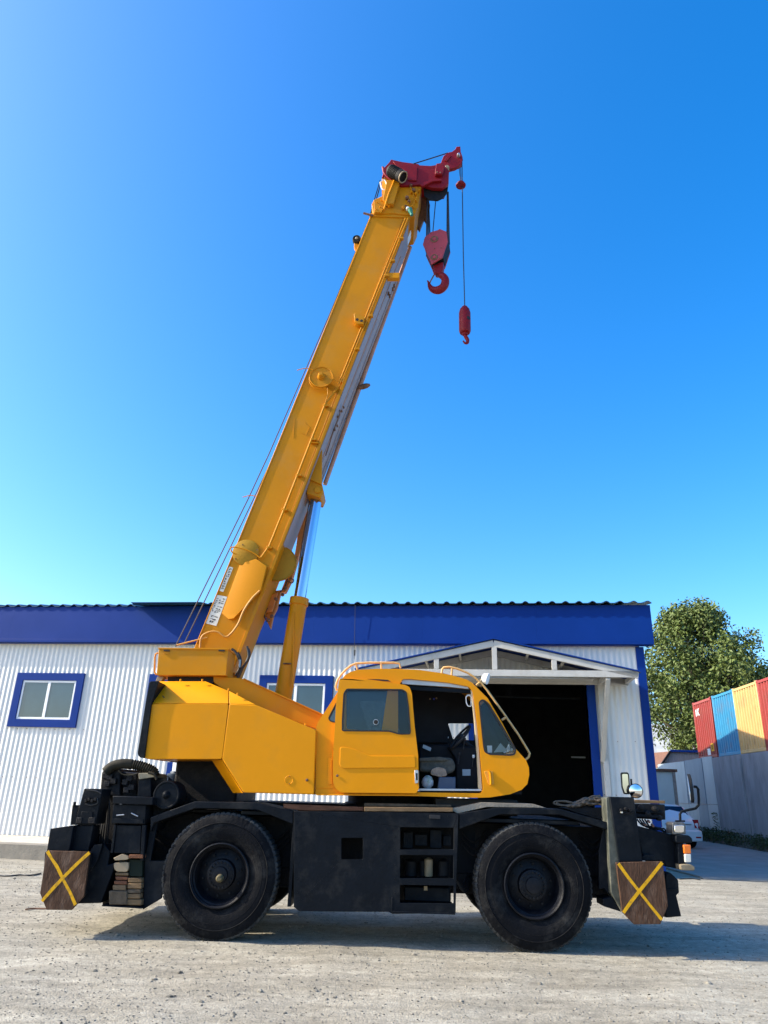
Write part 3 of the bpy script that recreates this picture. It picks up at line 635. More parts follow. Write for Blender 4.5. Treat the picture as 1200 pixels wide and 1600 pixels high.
d = P(260, 1242, .12); lathe('air_drum', d, (0, 1, 0), [(-.05, 0), (-.048, .018), (-.03, .035), (-.005, .05), (.0, .135), (-.014, .145), (-.012, .158), (.015, .165), (.30, .165), (.31, 0)], BLK, K, 36, 35)
d = P(246, 1267, .3); lathe('air_drum', d, (0, 1, 0), [(0, .04), (.0, .15), (.35, .15)], BLK2, K, 24)
d = P(277, 1213, .9); lathe('blue_reservoir', d, (0, 0, 1), [(-.2, .12), (-.02, .125), (0, .135), (.03, .135), (.035, .10), (.06, .095), (.062, 0)], mat('faded_blue_paint', (.03, .05, .085), .5), K, 20)
box('muffler_housing', P(272, 1215, .75).x, P(372, 1215, .75).x, .75, 2.2, 1.36, 1.98, BLK2, K, .03)
a = P(372, 1244, 1.2); box('slew_base', -1.75, 1.75, .85, 2.15, 1.375, 1.47, BLK, K, .01)
lathe('slewing_ring', (.28, 1.35, 1.37), (0, 0, 1), [(0, .72), (.12, .72), (.13, .68), (.26, .68), (.26, 0)], BLK2, K, 40)
# ---- superstructure covers
HB = [(346.7, 1186), (380, 1238.5), (490.5, 1241.5), (494, 1140.5), (400, 1101.5), (358, 1099.7)]
cp('side_cover', rnd(HB, 2.0, 2), .05, .75, YEL, K, (), .018, 3)
def bevel_cover(name, near, far, yn, yf, yb):
    A = [P(x, y, yn) for x, y in near]; B = [P(x, y, yf) for x, y in far]; n = len(A)
    zc = min(a.z for a in A)-.02
    vs = A+B+[Vector((b.x, yb, b.z)) for b in B]+[Vector((a.x, yb, zc)) for a in A]+[Vector((a.x, yn+.004, zc)) for a in A]
    return vs
# upper chamfered strips (tilted to the sky)
def tilted(name, c0, c1, t0, t1, yn=.052, yf=.40, yb=.75):
    a, b, c, d = P(*c0, yn), P(*c1, yn), P(*t1, yf), P(*t0, yf)
    c = Vector((P(*t1, yf))); d = Vector((P(*t0, yf)))
    vs = [a, b, c, d, Vector((a.x, yb, a.z)), Vector((b.x, yb, b.z)), Vector((c.x, yb, c.z)), Vector((d.x, yb, d.z))]
    return mesh(name, vs, [(0, 1, 2, 3), (4, 7, 6, 5), (0, 4, 5, 1), (1, 5, 6, 2), (2, 6, 7, 3), (3, 7, 4, 0)], YEL, K, None, .008, 2)
rear = cp('rear_cover', rnd([(236.8, 1100), (226, 1183), (229, 1186), (346, 1186), (347.5, 1180), (357.2, 1100)], 2.5, 3), .05, .75, YEL, K, (), .018, 3)
a0, a1 = P(237, 1099.3, .052), P(357.0, 1099.5, .052); t0, t1 = P(249, 1064.5, .38), P(321, 1064.5, .38); s0 = P(357.0, 1079.5, .24)
s1 = P(400, 1101.3, .052)
def solid(name, top, yb, m=YEL, bevel=.006):
    n = len(top); vs = list(top)+[Vector((v.x, yb, v.z)) for v in top]
    fs = [tuple(range(n)), tuple(range(2*n-1, n-1, -1))]+[(i, (i+1) % n, (i+1) % n+n, i+n) for i in range(n)]
    return mesh(name, vs, fs, m, K, None, bevel, 2)
solid('rear_cover_top', [a0, a1, s0, t1, t0], .8)
solid('side_cover_top', [a1+Vector((.008, 0, 0)), s1, s0+Vector((.008, 0, 0))], .8)
mesh('cover_return', [P(346.5, 1187, .07), P(379.5, 1239, .07), P(364, 1239, .35), P(331, 1188, .35)], [(0, 1, 2, 3)], YEL, K)
box('superstructure_floor', P(228, 1186, .06).x, P(346, 1186, .06).x, .1, 2.4, P(228, 1184, .06).z+.012, P(228, 1184, .06).z+.06, SLOT, K, .004)
cp('counterweight', rnd([(233.5, 1064.5), (248.5, 1064), (236.5, 1100), (225.6, 1184.5), (218.5, 1184), (214.5, 1178), (227, 1100)], 3, 3), .02, 2.45, BLK, K, (), .03, 3)
cp('far_cover', [(262, 1070), (330, 1070), (346, 1180), (232, 1180)], 1.9, 2.4, YEL, K, (), .02)
lathe('inspection_cap', P(451.7, 1218.7, .048), (0, 1, 0), [(0, .042), (-.003, .046), (-.003, .050), (.0, .053)], YEL, K, 28, 40, False)
for (x, y) in ((452, 1224.5), (452, 1212.5)): lathe('cap_screw', P(x, y, .036), (0, 1, 0), [(0, .006), (.01, .006)], RST, K, 8)
lathe('lock', P(479.5, 1218.7, .04), (0, 1, 0), [(-.015, .006), (-.01, .016), (.012, .016)], RST, K, 12)
for (x, y) in ((256, 1089),): ct('scratch_bracket', [(254, 1087), (257, 1090.5)], .07, .006, SLOT, K, 6)
for (x, y) in ((282, 1063.5), (316, 1063.5), (357, 1078), (371, 1085), (477, 1133)): lathe('cover_bolt', P(x, y, .3 if y < 1080 else .1), (0, 0, 1), [(-.01, .012), (.02, .012)], YEL, K, 8)
# turret frame and foot bracket
cp('turret_frame', [(333, 1056.5), (370, 1059), (381, 1061), (504.3, 1117.5), (498, 1141), (400, 1104), (357, 1083), (334, 1066)], .50, .58, YEL2, K, (), .006)
cp('turret_frame', [(333, 1060), (370, 1062), (381, 1065), (500, 1119), (494, 1139), (400, 1104), (357, 1083), (334, 1068)], 1.95, 2.03, YEL2, K, (), .006)
cp('turret_top_flange', [(380, 1060.5), (381, 1059.5), (505, 1115.8), (504.5, 1117.6)], .46, .66, YEL2, K, (), .002)
cp('turret_cross_plate', [(334, 1058), (369, 1061), (400, 1090), (480, 1125), (480, 1138), (400, 1104), (357, 1085), (334, 1068)], .60, 1.94, YEL2, K, (), .004)
cp('turret_shadow_gap', [(262, 1057), (334, 1057), (334, 1068), (262, 1068)], .55, 1.6, SLOT, K, (), .002)  # solid near-black block in place of the shade in this gap
cp('bracket', [(246, 1057), (256, 1057), (252, 1064), (243, 1064)], .5, .62, TAN, K, (), .004)
# winch box beside the boom foot
wb = cp('winch_cover_box', [(248, 1014), (357, 1015), (353, 1055.5), (244.5, 1055)], .40, .84, YEL2, K, (), .006)
cp('box_lid', [(247, 1011.8), (358.2, 1013), (358, 1015.2), (247, 1014.2)], .385, .85, YEL2, wb, (), .004)
for x0, x1 in ((255.5, 265), (341.5, 351)):
    cp('hinge', [(x0, 1015.2), (x1, 1015.5), (x1, 1017.8), (x0, 1017.5)], .385, .399, SLOT, wb, (), .002)
    cp('hinge', [(x0, 1020.2), (x1-1, 1020.5), (x1-1, 1021.4), (x0, 1021.1)], .387, .399, YEL2, wb, (), .002)
ct('grab_handle', [(247, 1020), (243, 1022), (242, 1027), (241.5, 1050), (244, 1054)], .5, .012, YEL2, wb, 8)
for i, pts in enumerate(([(362, 1014), (368, 1019), (373, 1030), (374, 1044), (368, 1056)], [(371, 1020), (376, 1030), (375, 1044), (371, 1060)], [(388, 1014), (390, 1022), (387, 1032), (380, 1042), (373, 1058)], [(386, 1010), (388.5, 1024), (384, 1036), (377, 1046), (370, 1061)])):
    ct('hydraulic_hose', pts, [.9-.03*i]*len(pts), .017, RUBH, K, 8, True)
ct('hose_clamp', [(375, 1031), (374, 1043)], .86, .018, STL, K, 8)
# ---- boom
yn, yf = .95, 1.65
boom = cp('boom', [(289.8, 1045), (579, 336), (641, 339), (363.5, 1050)], yn, yf, YEL2, K, (), .012, 2)
def along(p, q, t): return (p[0]+(q[0]-p[0])*t, p[1]+(q[1]-p[1])*t)
LR0, LR1 = (375, 1020), (641, 339); UL0, UL1 = (303.5, 1011), (579, 336)
# flange strips along the lower edge of the near side
def strip(name, p, q, off0, off1, y0, y1, m, par=boom):
    t = Vector((q[0]-p[0], q[1]-p[1])).normalized(); n = Vector((-t.y, t.x))
    if n.x > 0: n = -n
    A = [(p[0]+n.x*o, p[1]+n.y*o) for o in (off0, off1)]; B = [(q[0]+n.x*o, q[1]+n.y*o) for o in (off1, off0)]
    return cp(name, A+B, y0, y1, m, par, (), .003)
strip('flange', LR0, LR1, -.5, 4.5, yn-.018, yn-.001, YEL2)
strip('flange', (306, 1005), UL1, -.5, -2.2, yn-.012, yn-.001, YEL2)
strip('seam_weld', (462, 810), LR1, 9.5, 10.5, yn-.008, yn-.001, YEL2)
# underside plates: pale grey above, yellow near the foot
def under(name, pa, pb, y0, y1, th, m):
    a, b = P(*pa, yn), P(*pb, yn); t = (b-a).normalized(); n = Vector((t.z, 0, -t.x))
    vs = []
    for q in (a, b):
        for o in (.003, th):
            for y in (y0, y1): vs.append(Vector((q.x, y, q.z))+n*o)
    return mesh(name, vs, [(0, 1, 3, 2), (4, 6, 7, 5), (0, 4, 5, 1), (2, 3, 7, 6), (0, 2, 6, 4), (1, 5, 7, 3)], m, boom, None, .004, 1)
under('underside_plate', along(LR0, LR1, .25), along(LR0, LR1, .985), yn+.03, yf-.02, .012, GRP)
under('jib_panel', along(LR0, LR1, .44), along(LR0, LR1, .93), yf-.01, yf+.19, .03, GRP)
under('underside_rail', along(LR0, LR1, .36), along(LR0, LR1, .94), 1.28, 1.30, .022, COP)
under('underside_rail', along(LR0, LR1, .36), along(LR0, LR1, .8), 1.36, 1.38, .022, GRP)
a = P(*along(LR0, LR1, .87), yn); 
cp('jib_clamp', [(607, 426), (624.5, 426), (624, 434), (605, 434)], yn-.01, yn+.09, YEL, boom, (), .004)
for (x, y) in ((616, 446), (614, 451), (607, 458), (609, 462)): lathe('pin', P(x, y, 1.3), (0, 1, 0), [(-.03, .016), (.05, .02)], RST, boom, 8)
# rough black cable with clips on the underside
ct('underside_cable', [(519, 629), (529, 638), (531, 645), (526, 660), (521, 672), (516, 690), (509, 712)], 1.2, .010, RST, boom, 6, True)
for (x, y) in ((537, 636), (534, 642), (528, 651), (527, 665), (523, 671)): lathe('cable_clip', P(x, y, 1.18), (0, 1, 0), [(-.02, .012), (.03, .016)], RST, boom, 8)
# pipes on the near side
def pipe(pts, d=.90, r=.014, m=YEL2, nm='hydraulic_pipe', curve=False, par=boom): return ct(nm, pts, d, r, m, par, 8, curve)
pipe([(638, 340), (534, 597)]); pipe([(633.5, 341), (529.5, 599)])
pipe([(508, 632), (444, 796), (421, 853), (407.5, 872)], r=.018)
pipe([(529, 604), (508, 632)], r=.018)
pipe([(407, 872), (396, 864), (378, 857), (362, 855), (362, 862), (369, 866)], r=.010, nm='guide_wire', curve=True, d=.88)
pipe([(464, 578.5), (480, 575.5), (500, 582), (514, 588), (533, 603)], d=.80, r=.007, nm='guide_wire', curve=True)
pipe([(512, 606), (512, 618), (508, 630)], d=.88, r=.007, nm='guide_wire')
pipe([(379, 777), (392, 774), (405, 777)], d=.98, r=.007, nm='guide_wire', curve=True)
for (x, y) in ((626, 372), (612.5, 407), (603, 430), (578, 493), (557, 545), (508, 633), (489, 686), (466, 742), (444, 796), (419.5, 855)):
    q = P(x, y, .9); box('pipe_clip', q.x-.035, q.x+.055, .885, .949, q.z-.02, q.z+.015, YEL2, boom, .006)
q = P(488.5, 688, .9); box('pipe_clip', q.x-.03, q.x+.1, .885, .949, q.z-.05, q.z-.035, YEL2, boom, .006)
cp('bracket', [(553, 490), (557, 488), (563, 493), (569.5, 494), (568.5, 506), (560, 506), (554, 502)], .82, .949, YEL2, boom, (), .006)
for (x, y) in ((558, 499), (565, 501)): lathe('bracket_hole', P(x, y, .815), (0, 1, 0), [(0, .025), (.02, .025)], SLOT, boom, 10)
# cable reel
rl = P(502, 589, .80)
lathe('cable_reel', rl, (0, 1, 0), [(.0, 0), (.0, .175), (-.012, .178), (-.014, .19), (.0, .195), (.015, .19), (.02, .05), (.14, .05)], YEL2, boom, 36, 35)
lathe('reel_hub', rl, (0, 1, 0), [(-.11, 0), (-.11, .028), (-.09, .038), (-.02, .06), (-.001, .065)], YEL2, boom, 16)
tube('reel_cable', [rl+Vector((.2*math.cos(a*.35), .06, .2*math.sin(a*.35))) for a in range(14)], .010, YEL2, boom, 6)
# faint old emblem outline on the side
for pts in ([(460, 655), (458.5, 684)], [(470, 676), (478, 680), (484, 668), (476, 660)]):
    ct('weld_mark', pts, .948, .004, YEL2, boom, 5)
# grey round plate and wedge cover
lathe('round_plate', P(384, 863, .93), (0, 1, 0), [(-.006, 0), (-.006, .19), (0, .20), (.015, .20)], OLV, boom, 36)
for (x, y) in ((379, 851), (401.5, 859), (368, 873)): lathe('plate_bolt', P(x, y, .92), (0, 1, 0), [(0, .010), (.01, .010)], RST, boom, 8)
wA, wB = P(375, 881, .945), P(346, 958, .945); wC, wD = P(400, 873, .87), P(370.5, 958, .87)
wE, wF = P(417, 884, .87), P(408, 921, .87); wG = P(364, 967, .87); wH = P(357, 968, .945)
vs = [wA, wB, wH, wG, wD, wC, wE, wF] + [Vector((v.x, .949, v.z)) for v in (wC, wE, wF, wG)]
mesh('wedge_cover', vs, [(0, 1, 4, 5), (1, 2, 3, 4), (5, 4, 3, 7, 6), (0, 5, 8), (5, 6, 9, 8), (6, 7, 10, 9), (7, 3, 11, 10), (3, 2, 11), (0, 8, 9, 10, 11, 2, 1)], YEL2, boom, None, .008, 2)
# decals
def decal(name, pts, rows, colr, seed):
    rg = random.Random(seed); o = cp(name, pts, .9465, .949, DECAL, boom, (), 0)
    A, B, C_, D_ = [Vector(p) for p in pts]  # top-left, top-right, bottom-right, bottom-left
    bm = bmesh.new()
    for (s0, s1, t0, t1, n) in rows:     # s across, t along
        for i in range(n):
            ta = t0+(t1-t0)*i/n; tb = t0+(t1-t0)*(i+.8)/n
            for k in range(6):
                sa = s0+(s1-s0)*rg.random()*.7; sb = min(s1, sa+(s1-s0)*rg.uniform(.15, .6)); u0 = ta+(tb-ta)*rg.random()*.7; u1 = min(tb, u0+(tb-ta)*rg.uniform(.12, .3))
                if rg.random() < .5: u1 = min(tb, u0+(tb-ta)*rg.uniform(.4, .9)); sb = min(s1, sa+(s1-s0)*.16)
                qd = []
                for s, t in ((sa, u0), (sb, u0), (sb, u1), (sa, u1)):
                    L_ = A.lerp(D_, t); Rr = B.lerp(C_, t); p = L_.lerp(Rr, s); q = P(p.x, p.y, .9465); qd.append(bm.verts.new((q.x, .9450-.0001*k, q.z)))
                bm.faces.new(qd)
    bmobj('lettering', bm, INK, o)
decal('warning_decal', [(358, 885), (364.4, 887), (348.8, 925), (343, 923)], [(.15, .85, .06, .94, 9)], None, 1)
decal('warning_decal', [(338.8, 929.4), (355, 932.5), (338, 978), (321, 973.8)], [(.08, .28, .1, .58, 8), (.38, .6, .1, .3, 2), (.62, .92, .05, .3, 3), (.36, .92, .34, .4, 1), (.36, .92, .43, .6, 3), (.15, .85, .68, .95, 3)], None, 2)
# hoses at the foot
pipe([(312.5, 1012), (313.5, 1000), (318, 992), (330, 987), (341, 988), (352, 995), (361, 990), (372, 975), (381, 954), (394, 935), (406, 923)], d=.87, r=.015, curve=True, m=mat('tan_hose', (.50, .23, .03), .5), nm='hydraulic_hose')
pipe([(276, 1008), (300, 1002), (324, 996)], d=.87, r=.012, m=MATS['tan_hose'], nm='hydraulic_hose')
# luffing cylinder
ya = 1.30
b0, b1, b2 = P(443, 1085, ya), P(468, 936, ya), P(494.7, 776, ya); ax = (b1-b0).normalized(); Lb = (b1-b0).length
rb = abs(P(483.3, 1000, ya).x-P(449, 1000, ya).x)*.5*.97*.93
rb = .125
lathe('luffing_cylinder_barrel', b0-ax*.3, ax, [(0, rb), (Lb+.2, rb), (Lb+.205, rb+.018), (Lb+.31, rb+.018), (Lb+.315, rb-.02), (Lb+.32, 0)], YEL2, K, 40)
for pxx in (-1, 1):
    q = b0+ax*.42+Vector((.01*pxx, -rb-.01, 0)); bar('cylinder_port', q-Vector((.05, 0, 0)), q+Vector((.05, 0, 0)), .02, .02, RST, K)
ct('cylinder_tube', [(459, 957), (457.5, 1075)], 1.17, .012, YEL2, K)
lathe('luffing_cylinder_rod', b1, ax, [(0, .090), ((b2-b1).length, .090)], CHR, K, 40)
ct('cylinder_tube', [(484, 780), (472, 850), (460.5, 934)], 1.38, .010, RST, K)
cp('cylinder_bracket', [(482.5, 748), (503.5, 757), (505.5, 768), (501, 778), (478.5, 771)], 1.08, 1.52, YEL2, boom, (), .015)
lathe('bracket_pin', P(496, 765, 1.05), (0, 1, 0), [(0, .045), (.01, .055), (.03, .055)], YEL2, boom, 18)
cp('gusset', [(503.3, 690), (502.7, 757), (482, 748)], 1.04, 1.1, YEL2, boom, (), .004)
cp('gusset', [(503.3, 690), (502.7, 757), (482, 748)], 1.5, 1.56, YEL2, boom, (), .004)
lathe('jib_sheave', P(434, 880, 1.15), (0, 1, 0), [(0, 0), (0, .265), (-.012, .275), (.02, .285), (.05, .275)], OLV, K, 40)
ct('safety_wire', [(452, 904), (459, 906), (456, 911), (448, 907)], 1.4, .008, RST, K, 6, True)
# stowed jib on the far side
ct('jib_chord', [(641, 386), (507.5, 757)], 1.75, .038, COP, K, 12)
lathe('jib_pin', P(568, 604, 1.72), (1, 0, .35), [(-.12, .02), (-.02, .05), (.06, .045), (.12, .02)], RST, K, 10)
cp('jib', [(478, 795), (484, 800), (478, 830), (470, 858), (462, 885), (456, 905), (446, 925), (438, 925), (446, 905), (458, 880), (463, 850), (466, 825)], 1.66, 1.80, ORG, K, (), .01)
cp('jib_lug', [(428, 923), (439.6, 921.6), (432.5, 950), (427, 961), (422.5, 982.5), (418, 972.6), (415.5, 961), (408, 978), (405.5, 975), (412.6, 953), (418, 938.6)], 1.60, 1.70, ORG, K, (), .008)
cp('jib_lug', [(420, 930), (434, 925), (425, 955), (416, 957), (411, 950)], 1.50, 1.56, ORG, K, (), .008)
for x, y in ((424, 962), (418, 968), (430, 935), (445, 918), (441, 928)): lathe('jib_pin', P(x, y, 1.48), (0, 1, 0), [(0, .02), (.05, .03)], RST, K, 8)
for pts in ([(418, 950), (413, 962), (418, 972)], [(438, 925), (446, 915), (452, 892)]): ct('safety_wire', pts, 1.5, .010, RUBH, K, 6, True)
# ---- boom head
hd = cp('boom_head', [(584, 334), (580.6, 319), (584, 312), (600, 305), (603, 286.5), (596, 279.5), (605, 274), (625, 284), (626, 291), (655, 288), (659, 291), (655, 308), (653.6, 322), (648, 334), (637, 336), (615, 333)], .90, 1.70, YEL2, K, (), .010)
cp('head_box', [(604.5, 281), (616, 281), (624.5, 285), (615, 318), (605.5, 318), (598, 312)], .80, .899, YEL2, hd, (), .008)
ct('head_edge_bar', [(616, 282), (607, 304), (600, 327)], .79, .016, YEL, hd)
cp('head_plate', [(584, 312), (600, 306), (603, 318), (596, 332), (585, 331)], .86, .899, YEL2, hd, (), .006)
for (x, y) in ((589, 316), (596, 313), (594, 323), (588, 327), (608, 322), (606, 310)): lathe('head_bolt', P(x, y, .85), (0, 1, 0), [(-.01, .012), (.03, .014)], YEL, hd, 8)
cp('collar', [(579, 333), (641, 335.5), (641, 340), (577, 337.5)], .925, 1.68, YEL2, hd, (), .006)
ct('side_bracket', [(568, 333), (583, 337)], .92, .02, RST, hd)
for (x, y, s) in ((642, 289, 1), (646, 296, 1.2), (643, 299, .8), (650, 302, .9), (636, 308, 1.2), (639, 314, 1), (630, 324, 1.2), (634, 322, .9), (650, 312, .8), (645, 322, .9), (655, 297, .8)):
    q = P(x, y, .84); lathe('valve', q, (0, 1, .2), [(-.02, .012*s), (0, .028*s), (.03, .028*s), (.06, .02*s)], random.choice((RST, YEL2, YEL2)), hd, 10)
ct('valve_pipe', [(641, 292), (646, 305), (638, 318), (631, 324)], .86, .009, YEL2, hd, 6, True)
ct('valve_pipe', [(650, 292), (652, 306), (645, 320)], .86, .009, YEL2, hd, 6, True)
gv = lathe('green_valve', P(641, 329, .82), (.3, 0, -1), [(-.06, .02), (-.04, .045), (.03, .04), (.05, .03), (.11, .03), (.12, .0)], GRE, hd, 12)
lathe('valve_cap', P(637, 325, .80), (0, 1, 0), [(-.02, .02), (0, .03), (.04, .03)], WHT, hd, 10)
hr = cp('sheave_head', [(598, 262), (601, 261), (608, 253.5), (611, 249), (629.5, 253), (653.6, 258), (655.5, 262.5), (673, 265.5), (680.5, 263), (682.5, 255.5), (691, 254), (701.7, 266.7), (701, 286.6), (690.4, 293.7), (675, 293), (660.7, 288), (626.7, 290), (612, 283), (602, 274), (598, 268)], .85, .93, RED, K, (), .008)
cp('head_cheek', [(608, 253.5), (611, 249), (629.5, 253), (653.6, 256), (655.5, 258), (673, 259), (690, 256), (700, 262), (697, 268), (660, 270), (612, 266)], 1.55, 1.62, RED, hr, (), .008)
cp('head_web', [(600, 262), (611, 252), (629, 256), (655, 262), (673, 267), (690, 262), (699, 268), (697, 272), (640, 276), (605, 268)], .93, 1.54, RED, hr, (), .004)
cp('head_panel', [(614, 252), (629.5, 255.5), (652, 260), (651, 282), (637, 281), (632, 266), (618, 258)], .825, .849, RED, hr, (), .006)
cp('head_rib', [(656, 288), (675, 279.5), (690, 279), (690, 282), (676, 283), (660, 291)], .80, .849, RED, hr, (), .006)
for k in range(5):
    lathe('sheave', P(680.5, 292.5, 1.02+.12*k), (0, 1, 0), [(0, 0), (0, .04), (.01, .16), (-.015, .205), (-.015, .215), (.01, .20), (.035, .20), (.06, .215), (.06, .205), (.035, .16), (.045, 0)], BLK2, hr, 36)
cp('sheave_guard', [(661, 288), (701, 286), (699, 301), (692, 309), (684, 313), (671, 312), (663, 306)], .94, .97, BLK2, hr, (), .006)
tp = cp('rooster_arm', [(688, 256), (693, 243.5), (697, 240.5), (701.7, 237.7), (706, 237), (711.7, 232.7), (713, 229), (719.4, 228.5), (720, 237), (723, 245.5), (721.6, 255.4), (711.6, 261.8), (703, 264), (697, 270), (690, 262)], 1.08, 1.16, RED, K, (), .008)
cp('arm_cheek', [(688, 256), (693, 243.5), (701.7, 237.7), (706, 237), (711.7, 232.7), (720, 237), (721, 245.5), (711.6, 260), (703, 264), (690, 262)], 1.36, 1.44, RED, tp, (), .008)
cp('arm_web', [(690, 254), (694, 246), (703, 240), (712, 238), (712, 246), (700, 260)], 1.16, 1.36, RED, tp, (), .004)
cp('arm_rib', [(694, 250), (702, 241), (705, 243), (698, 252)], 1.06, 1.079, RED, tp, (), .004)
lathe('sheave', P(713, 250.5, 1.2), (0, 1, 0), [(0, 0), (0, .09), (-.015, .125), (.03, .10), (.06, .10), (.10, .125), (.09, .09), (.09, 0)], RED, tp, 28)
bx_ = cp('pivot_block', [(682, 255), (694, 257), (694, 264), (691, 272), (680, 272), (680, 266)], .78, .849, RED, K, (), .008)
for (x, y) in ((683, 268.5), (688, 269)): lathe('bolt', P(x, y, .77), (0, 1, 0), [(0, .010), (.015, .012)], TAN, bx_, 8)
lathe('pivot_pin', P(698.5, 261, 1.02), (0, 1, 0), [(-.02, .03), (0, .045), (.06, .045)], TAN, bx_, 14)
lathe('tip_pin', P(716.5, 241, 1.02), (0, 1, 0), [(-.02, .02), (0, .03), (.06, .03)], STL, tp, 12)
m0, m1 = P(611.5, 267, .76), P(628.5, 276, .70); ma = (m1-m0).normalized(); ml = (m1-m0).length
lathe('hose_drum', m0, ma, [(-.04, 0), (-.035, .10), (0, .112), (ml, .112), (ml+.005, 0)], BLK2, hr, 20)
for k in range(7): lathe('drum_rib', m0+ma*(.01+k*.03), ma, [(0, .108), (.006, .118), (.012, .108)], OLH, hr, 20)
lathe('drum_cap', m1+ma*.005, ma, [(0, .106), (.02, .112), (.03, .10), (.02, .085)], TAN, hr, 24, 40, False)
ct('cable_loop', [(594, 285), (597, 295), (602, 296), (604, 288), (600, 281), (594, 285)], .85, .012, WHT, hr, 6, True)
ct('side_bracket', [(598, 261), (600, 272), (598, 278)], .9, .02, RED, hr)
ct('boom_edge_strut', [(596, 283), (586, 318), (579, 336)], 1.25, .010, BLK, hr)
# dark tapered bracket under the head
cp('nose_bracket', [(659, 306), (668, 306), (672, 320), (670, 336), (666, 345), (663, 340), (656, 358), (652, 352), (655, 330)], 1.45, 1.55, RST, hr, (), .006)
under('underside_white', (636.5, 350), (648, 322), 1.30, 1.5, .02, WHT)
cp('slide_plate', [(655, 340), (664, 322), (661, 340), (655, 356), (650, 360)], 1.66, 1.70, COP, hr, (), .004)
# ropes
ct('hoist_rope', [(577, 342), (513.5, 495), (420, 710), (387, 781), (274, 1010)], [1.2, 1.2, 1.2, 1.2, 1.2], .010, ROP, K, 6)
ct('hoist_rope', [(580, 338), (518, 492), (423, 722), (396, 780), (288.5, 1004)], [1.4]*5, .010, ROP, K, 6)
ct('tip_rope', [(646, 256), (670, 248.5), (700, 239)], 1.26, .012, ROP, K, 6)
ct('hose_guide', [(578, 338), (585, 312), (594, 282)], 1.1, .010, BLK, K, 6)
# lamp on the boom's back
q = P(557.5, 374, 1.0); lathe('boom_lamp', q, (0, 1, 0), [(-.03, 0), (-.03, .03), (-.02, .045), (-.03, .07), (0, .08), (.06, .075), (.12, .04)], OLH, K, 20)
lathe('lamp_lens', q+Vector((0, -.034, 0)), (0, 1, 0), [(-.012, 0), (-.008, .02), (0, .028)], TAN, K, 14)
cp('lamp_bracket', [(553.5, 379), (560, 380), (561, 386), (556, 391), (553, 386)], 1.02, 1.08, YEL2, K, (), .008)
ct('lamp_bracket', [(561, 377), (567, 372)], 1.05, .02, YEL2, K)
# ---- cab
cabo = [(492.7, 1241.5), (494, 1136), (497, 1128), (527.5, 1081), (531, 1066), (539, 1055), (548, 1049.5), (559, 1046.5), (590, 1044.8), (622.5, 1045), (655, 1046.7), (686, 1051), (708, 1055.5), (730, 1062), (738, 1067), (743, 1072), (762, 1091), (784, 1128), (806, 1170), (822, 1188), (826.3, 1199), (827, 1210), (824, 1225), (815, 1234), (797, 1241), (765, 1246), (740, 1246.5), (654, 1244)]
h_door = rnd([(600, 1070), (626, 1067), (629, 1061), (640, 1060.8), (700, 1066.5), (732, 1072.5), (738, 1079), (742, 1100), (748, 1150), (755, 1233), (752, 1239.5), (650, 1238), (622, 1234)], 3, 3)
h_rear = rnd([(541, 1074), (606, 1075), (596, 1144), (541, 1139)], 4, 3)
h_q = rnd([(526, 1096), (533, 1096), (533, 1131), (522, 1129), (515, 1127), (512.5, 1122)], 3, 3)
h_tri = rnd([(747.8, 1097), (752, 1092.7), (757, 1093), (764, 1099), (786, 1135), (806.8, 1171), (805, 1179.5), (798, 1181), (765, 1179.5), (757, 1175.5), (755, 1167)], 3, 3)
h_door = rnd([(622, 1072), (626, 1067), (629, 1061), (640, 1060.8), (700, 1066.5), (732, 1072.5), (738, 1079), (742, 1100), (748, 1150), (755, 1233), (752, 1239.5), (650, 1238), (622, 1234)], 3, 3)
cs = cp('cab_side', cabo, .10, .17, YEL, K, [h_door, h_rear, h_q, h_tri], .028, 3)
Y_FAR = 1.02
def shell(pts, y0, y1, th, m, name):
    Q = xz(CR, pts, .10); c = Vector((sum(q[0] for q in Q)/len(Q), sum(q[1] for q in Q)/len(Q))); n = len(Q); vs = []
    for i, q in enumerate(Q):
        q = Vector(q); a = Vector(Q[max(i-1, 0)]); b = Vector(Q[min(i+1, n-1)]); t = (b-a).normalized(); nn = Vector((-t.y, t.x))
        if nn.dot(c-q) < 0: nn = -nn
        p = q+nn*th; q2 = q+nn*.012
        vs += [(q2.x, y0, q2.y), (q2.x, y1, q2.y), (p.x, y1, p.y), (p.x, y0, p.y)]
    fs = []
    for i in range(n-1):
        a = 4*i; b = a+4
        for k in range(4): fs.append((a+k, b+k, b+(k+1) % 4, a+(k+1) % 4))
    fs += [(0, 3, 2, 1), (4*n-4, 4*n-3, 4*n-2, 4*n-1)]
    return mesh(name, vs, fs, m, K, 40)
xi0 = cabo.index((762, 1091)); xi1 = cabo.index((806, 1170))
shell(cabo[:xi0+1], .165, Y_FAR, .045, YEL, 'cab_roof')
shell(cabo[xi1:]+[cabo[0]], .165, Y_FAR, .045, YEL, 'cab_front')
shell([cabo[xi0], (784, 1128), cabo[xi1]], .20, Y_FAR-.03, .02, GLS, 'windscreen')
far_h = [rnd([(700, 1130), (741, 1130), (741, 1157), (708, 1155)], 2, 2), rnd([(756, 1100), (762, 1104), (802, 1168), (800, 1174), (764, 1174)], 3, 2)]
fo = xz(CR, cabo, .10)
prism('cab_far_side', fo, Y_FAR, Y_FAR+.05, INT, K, [xz(CR, h, Y_FAR) for h in far_h], .01, 2)
cp('quarter_window', rnd([(747.8, 1097), (752, 1092.7), (757, 1093), (764, 1099), (786, 1135), (806.8, 1171), (805, 1179.5), (798, 1181), (765, 1179.5), (757, 1175.5), (755, 1167)], 3, 3), .125, .130, GLS, K, (), 0)
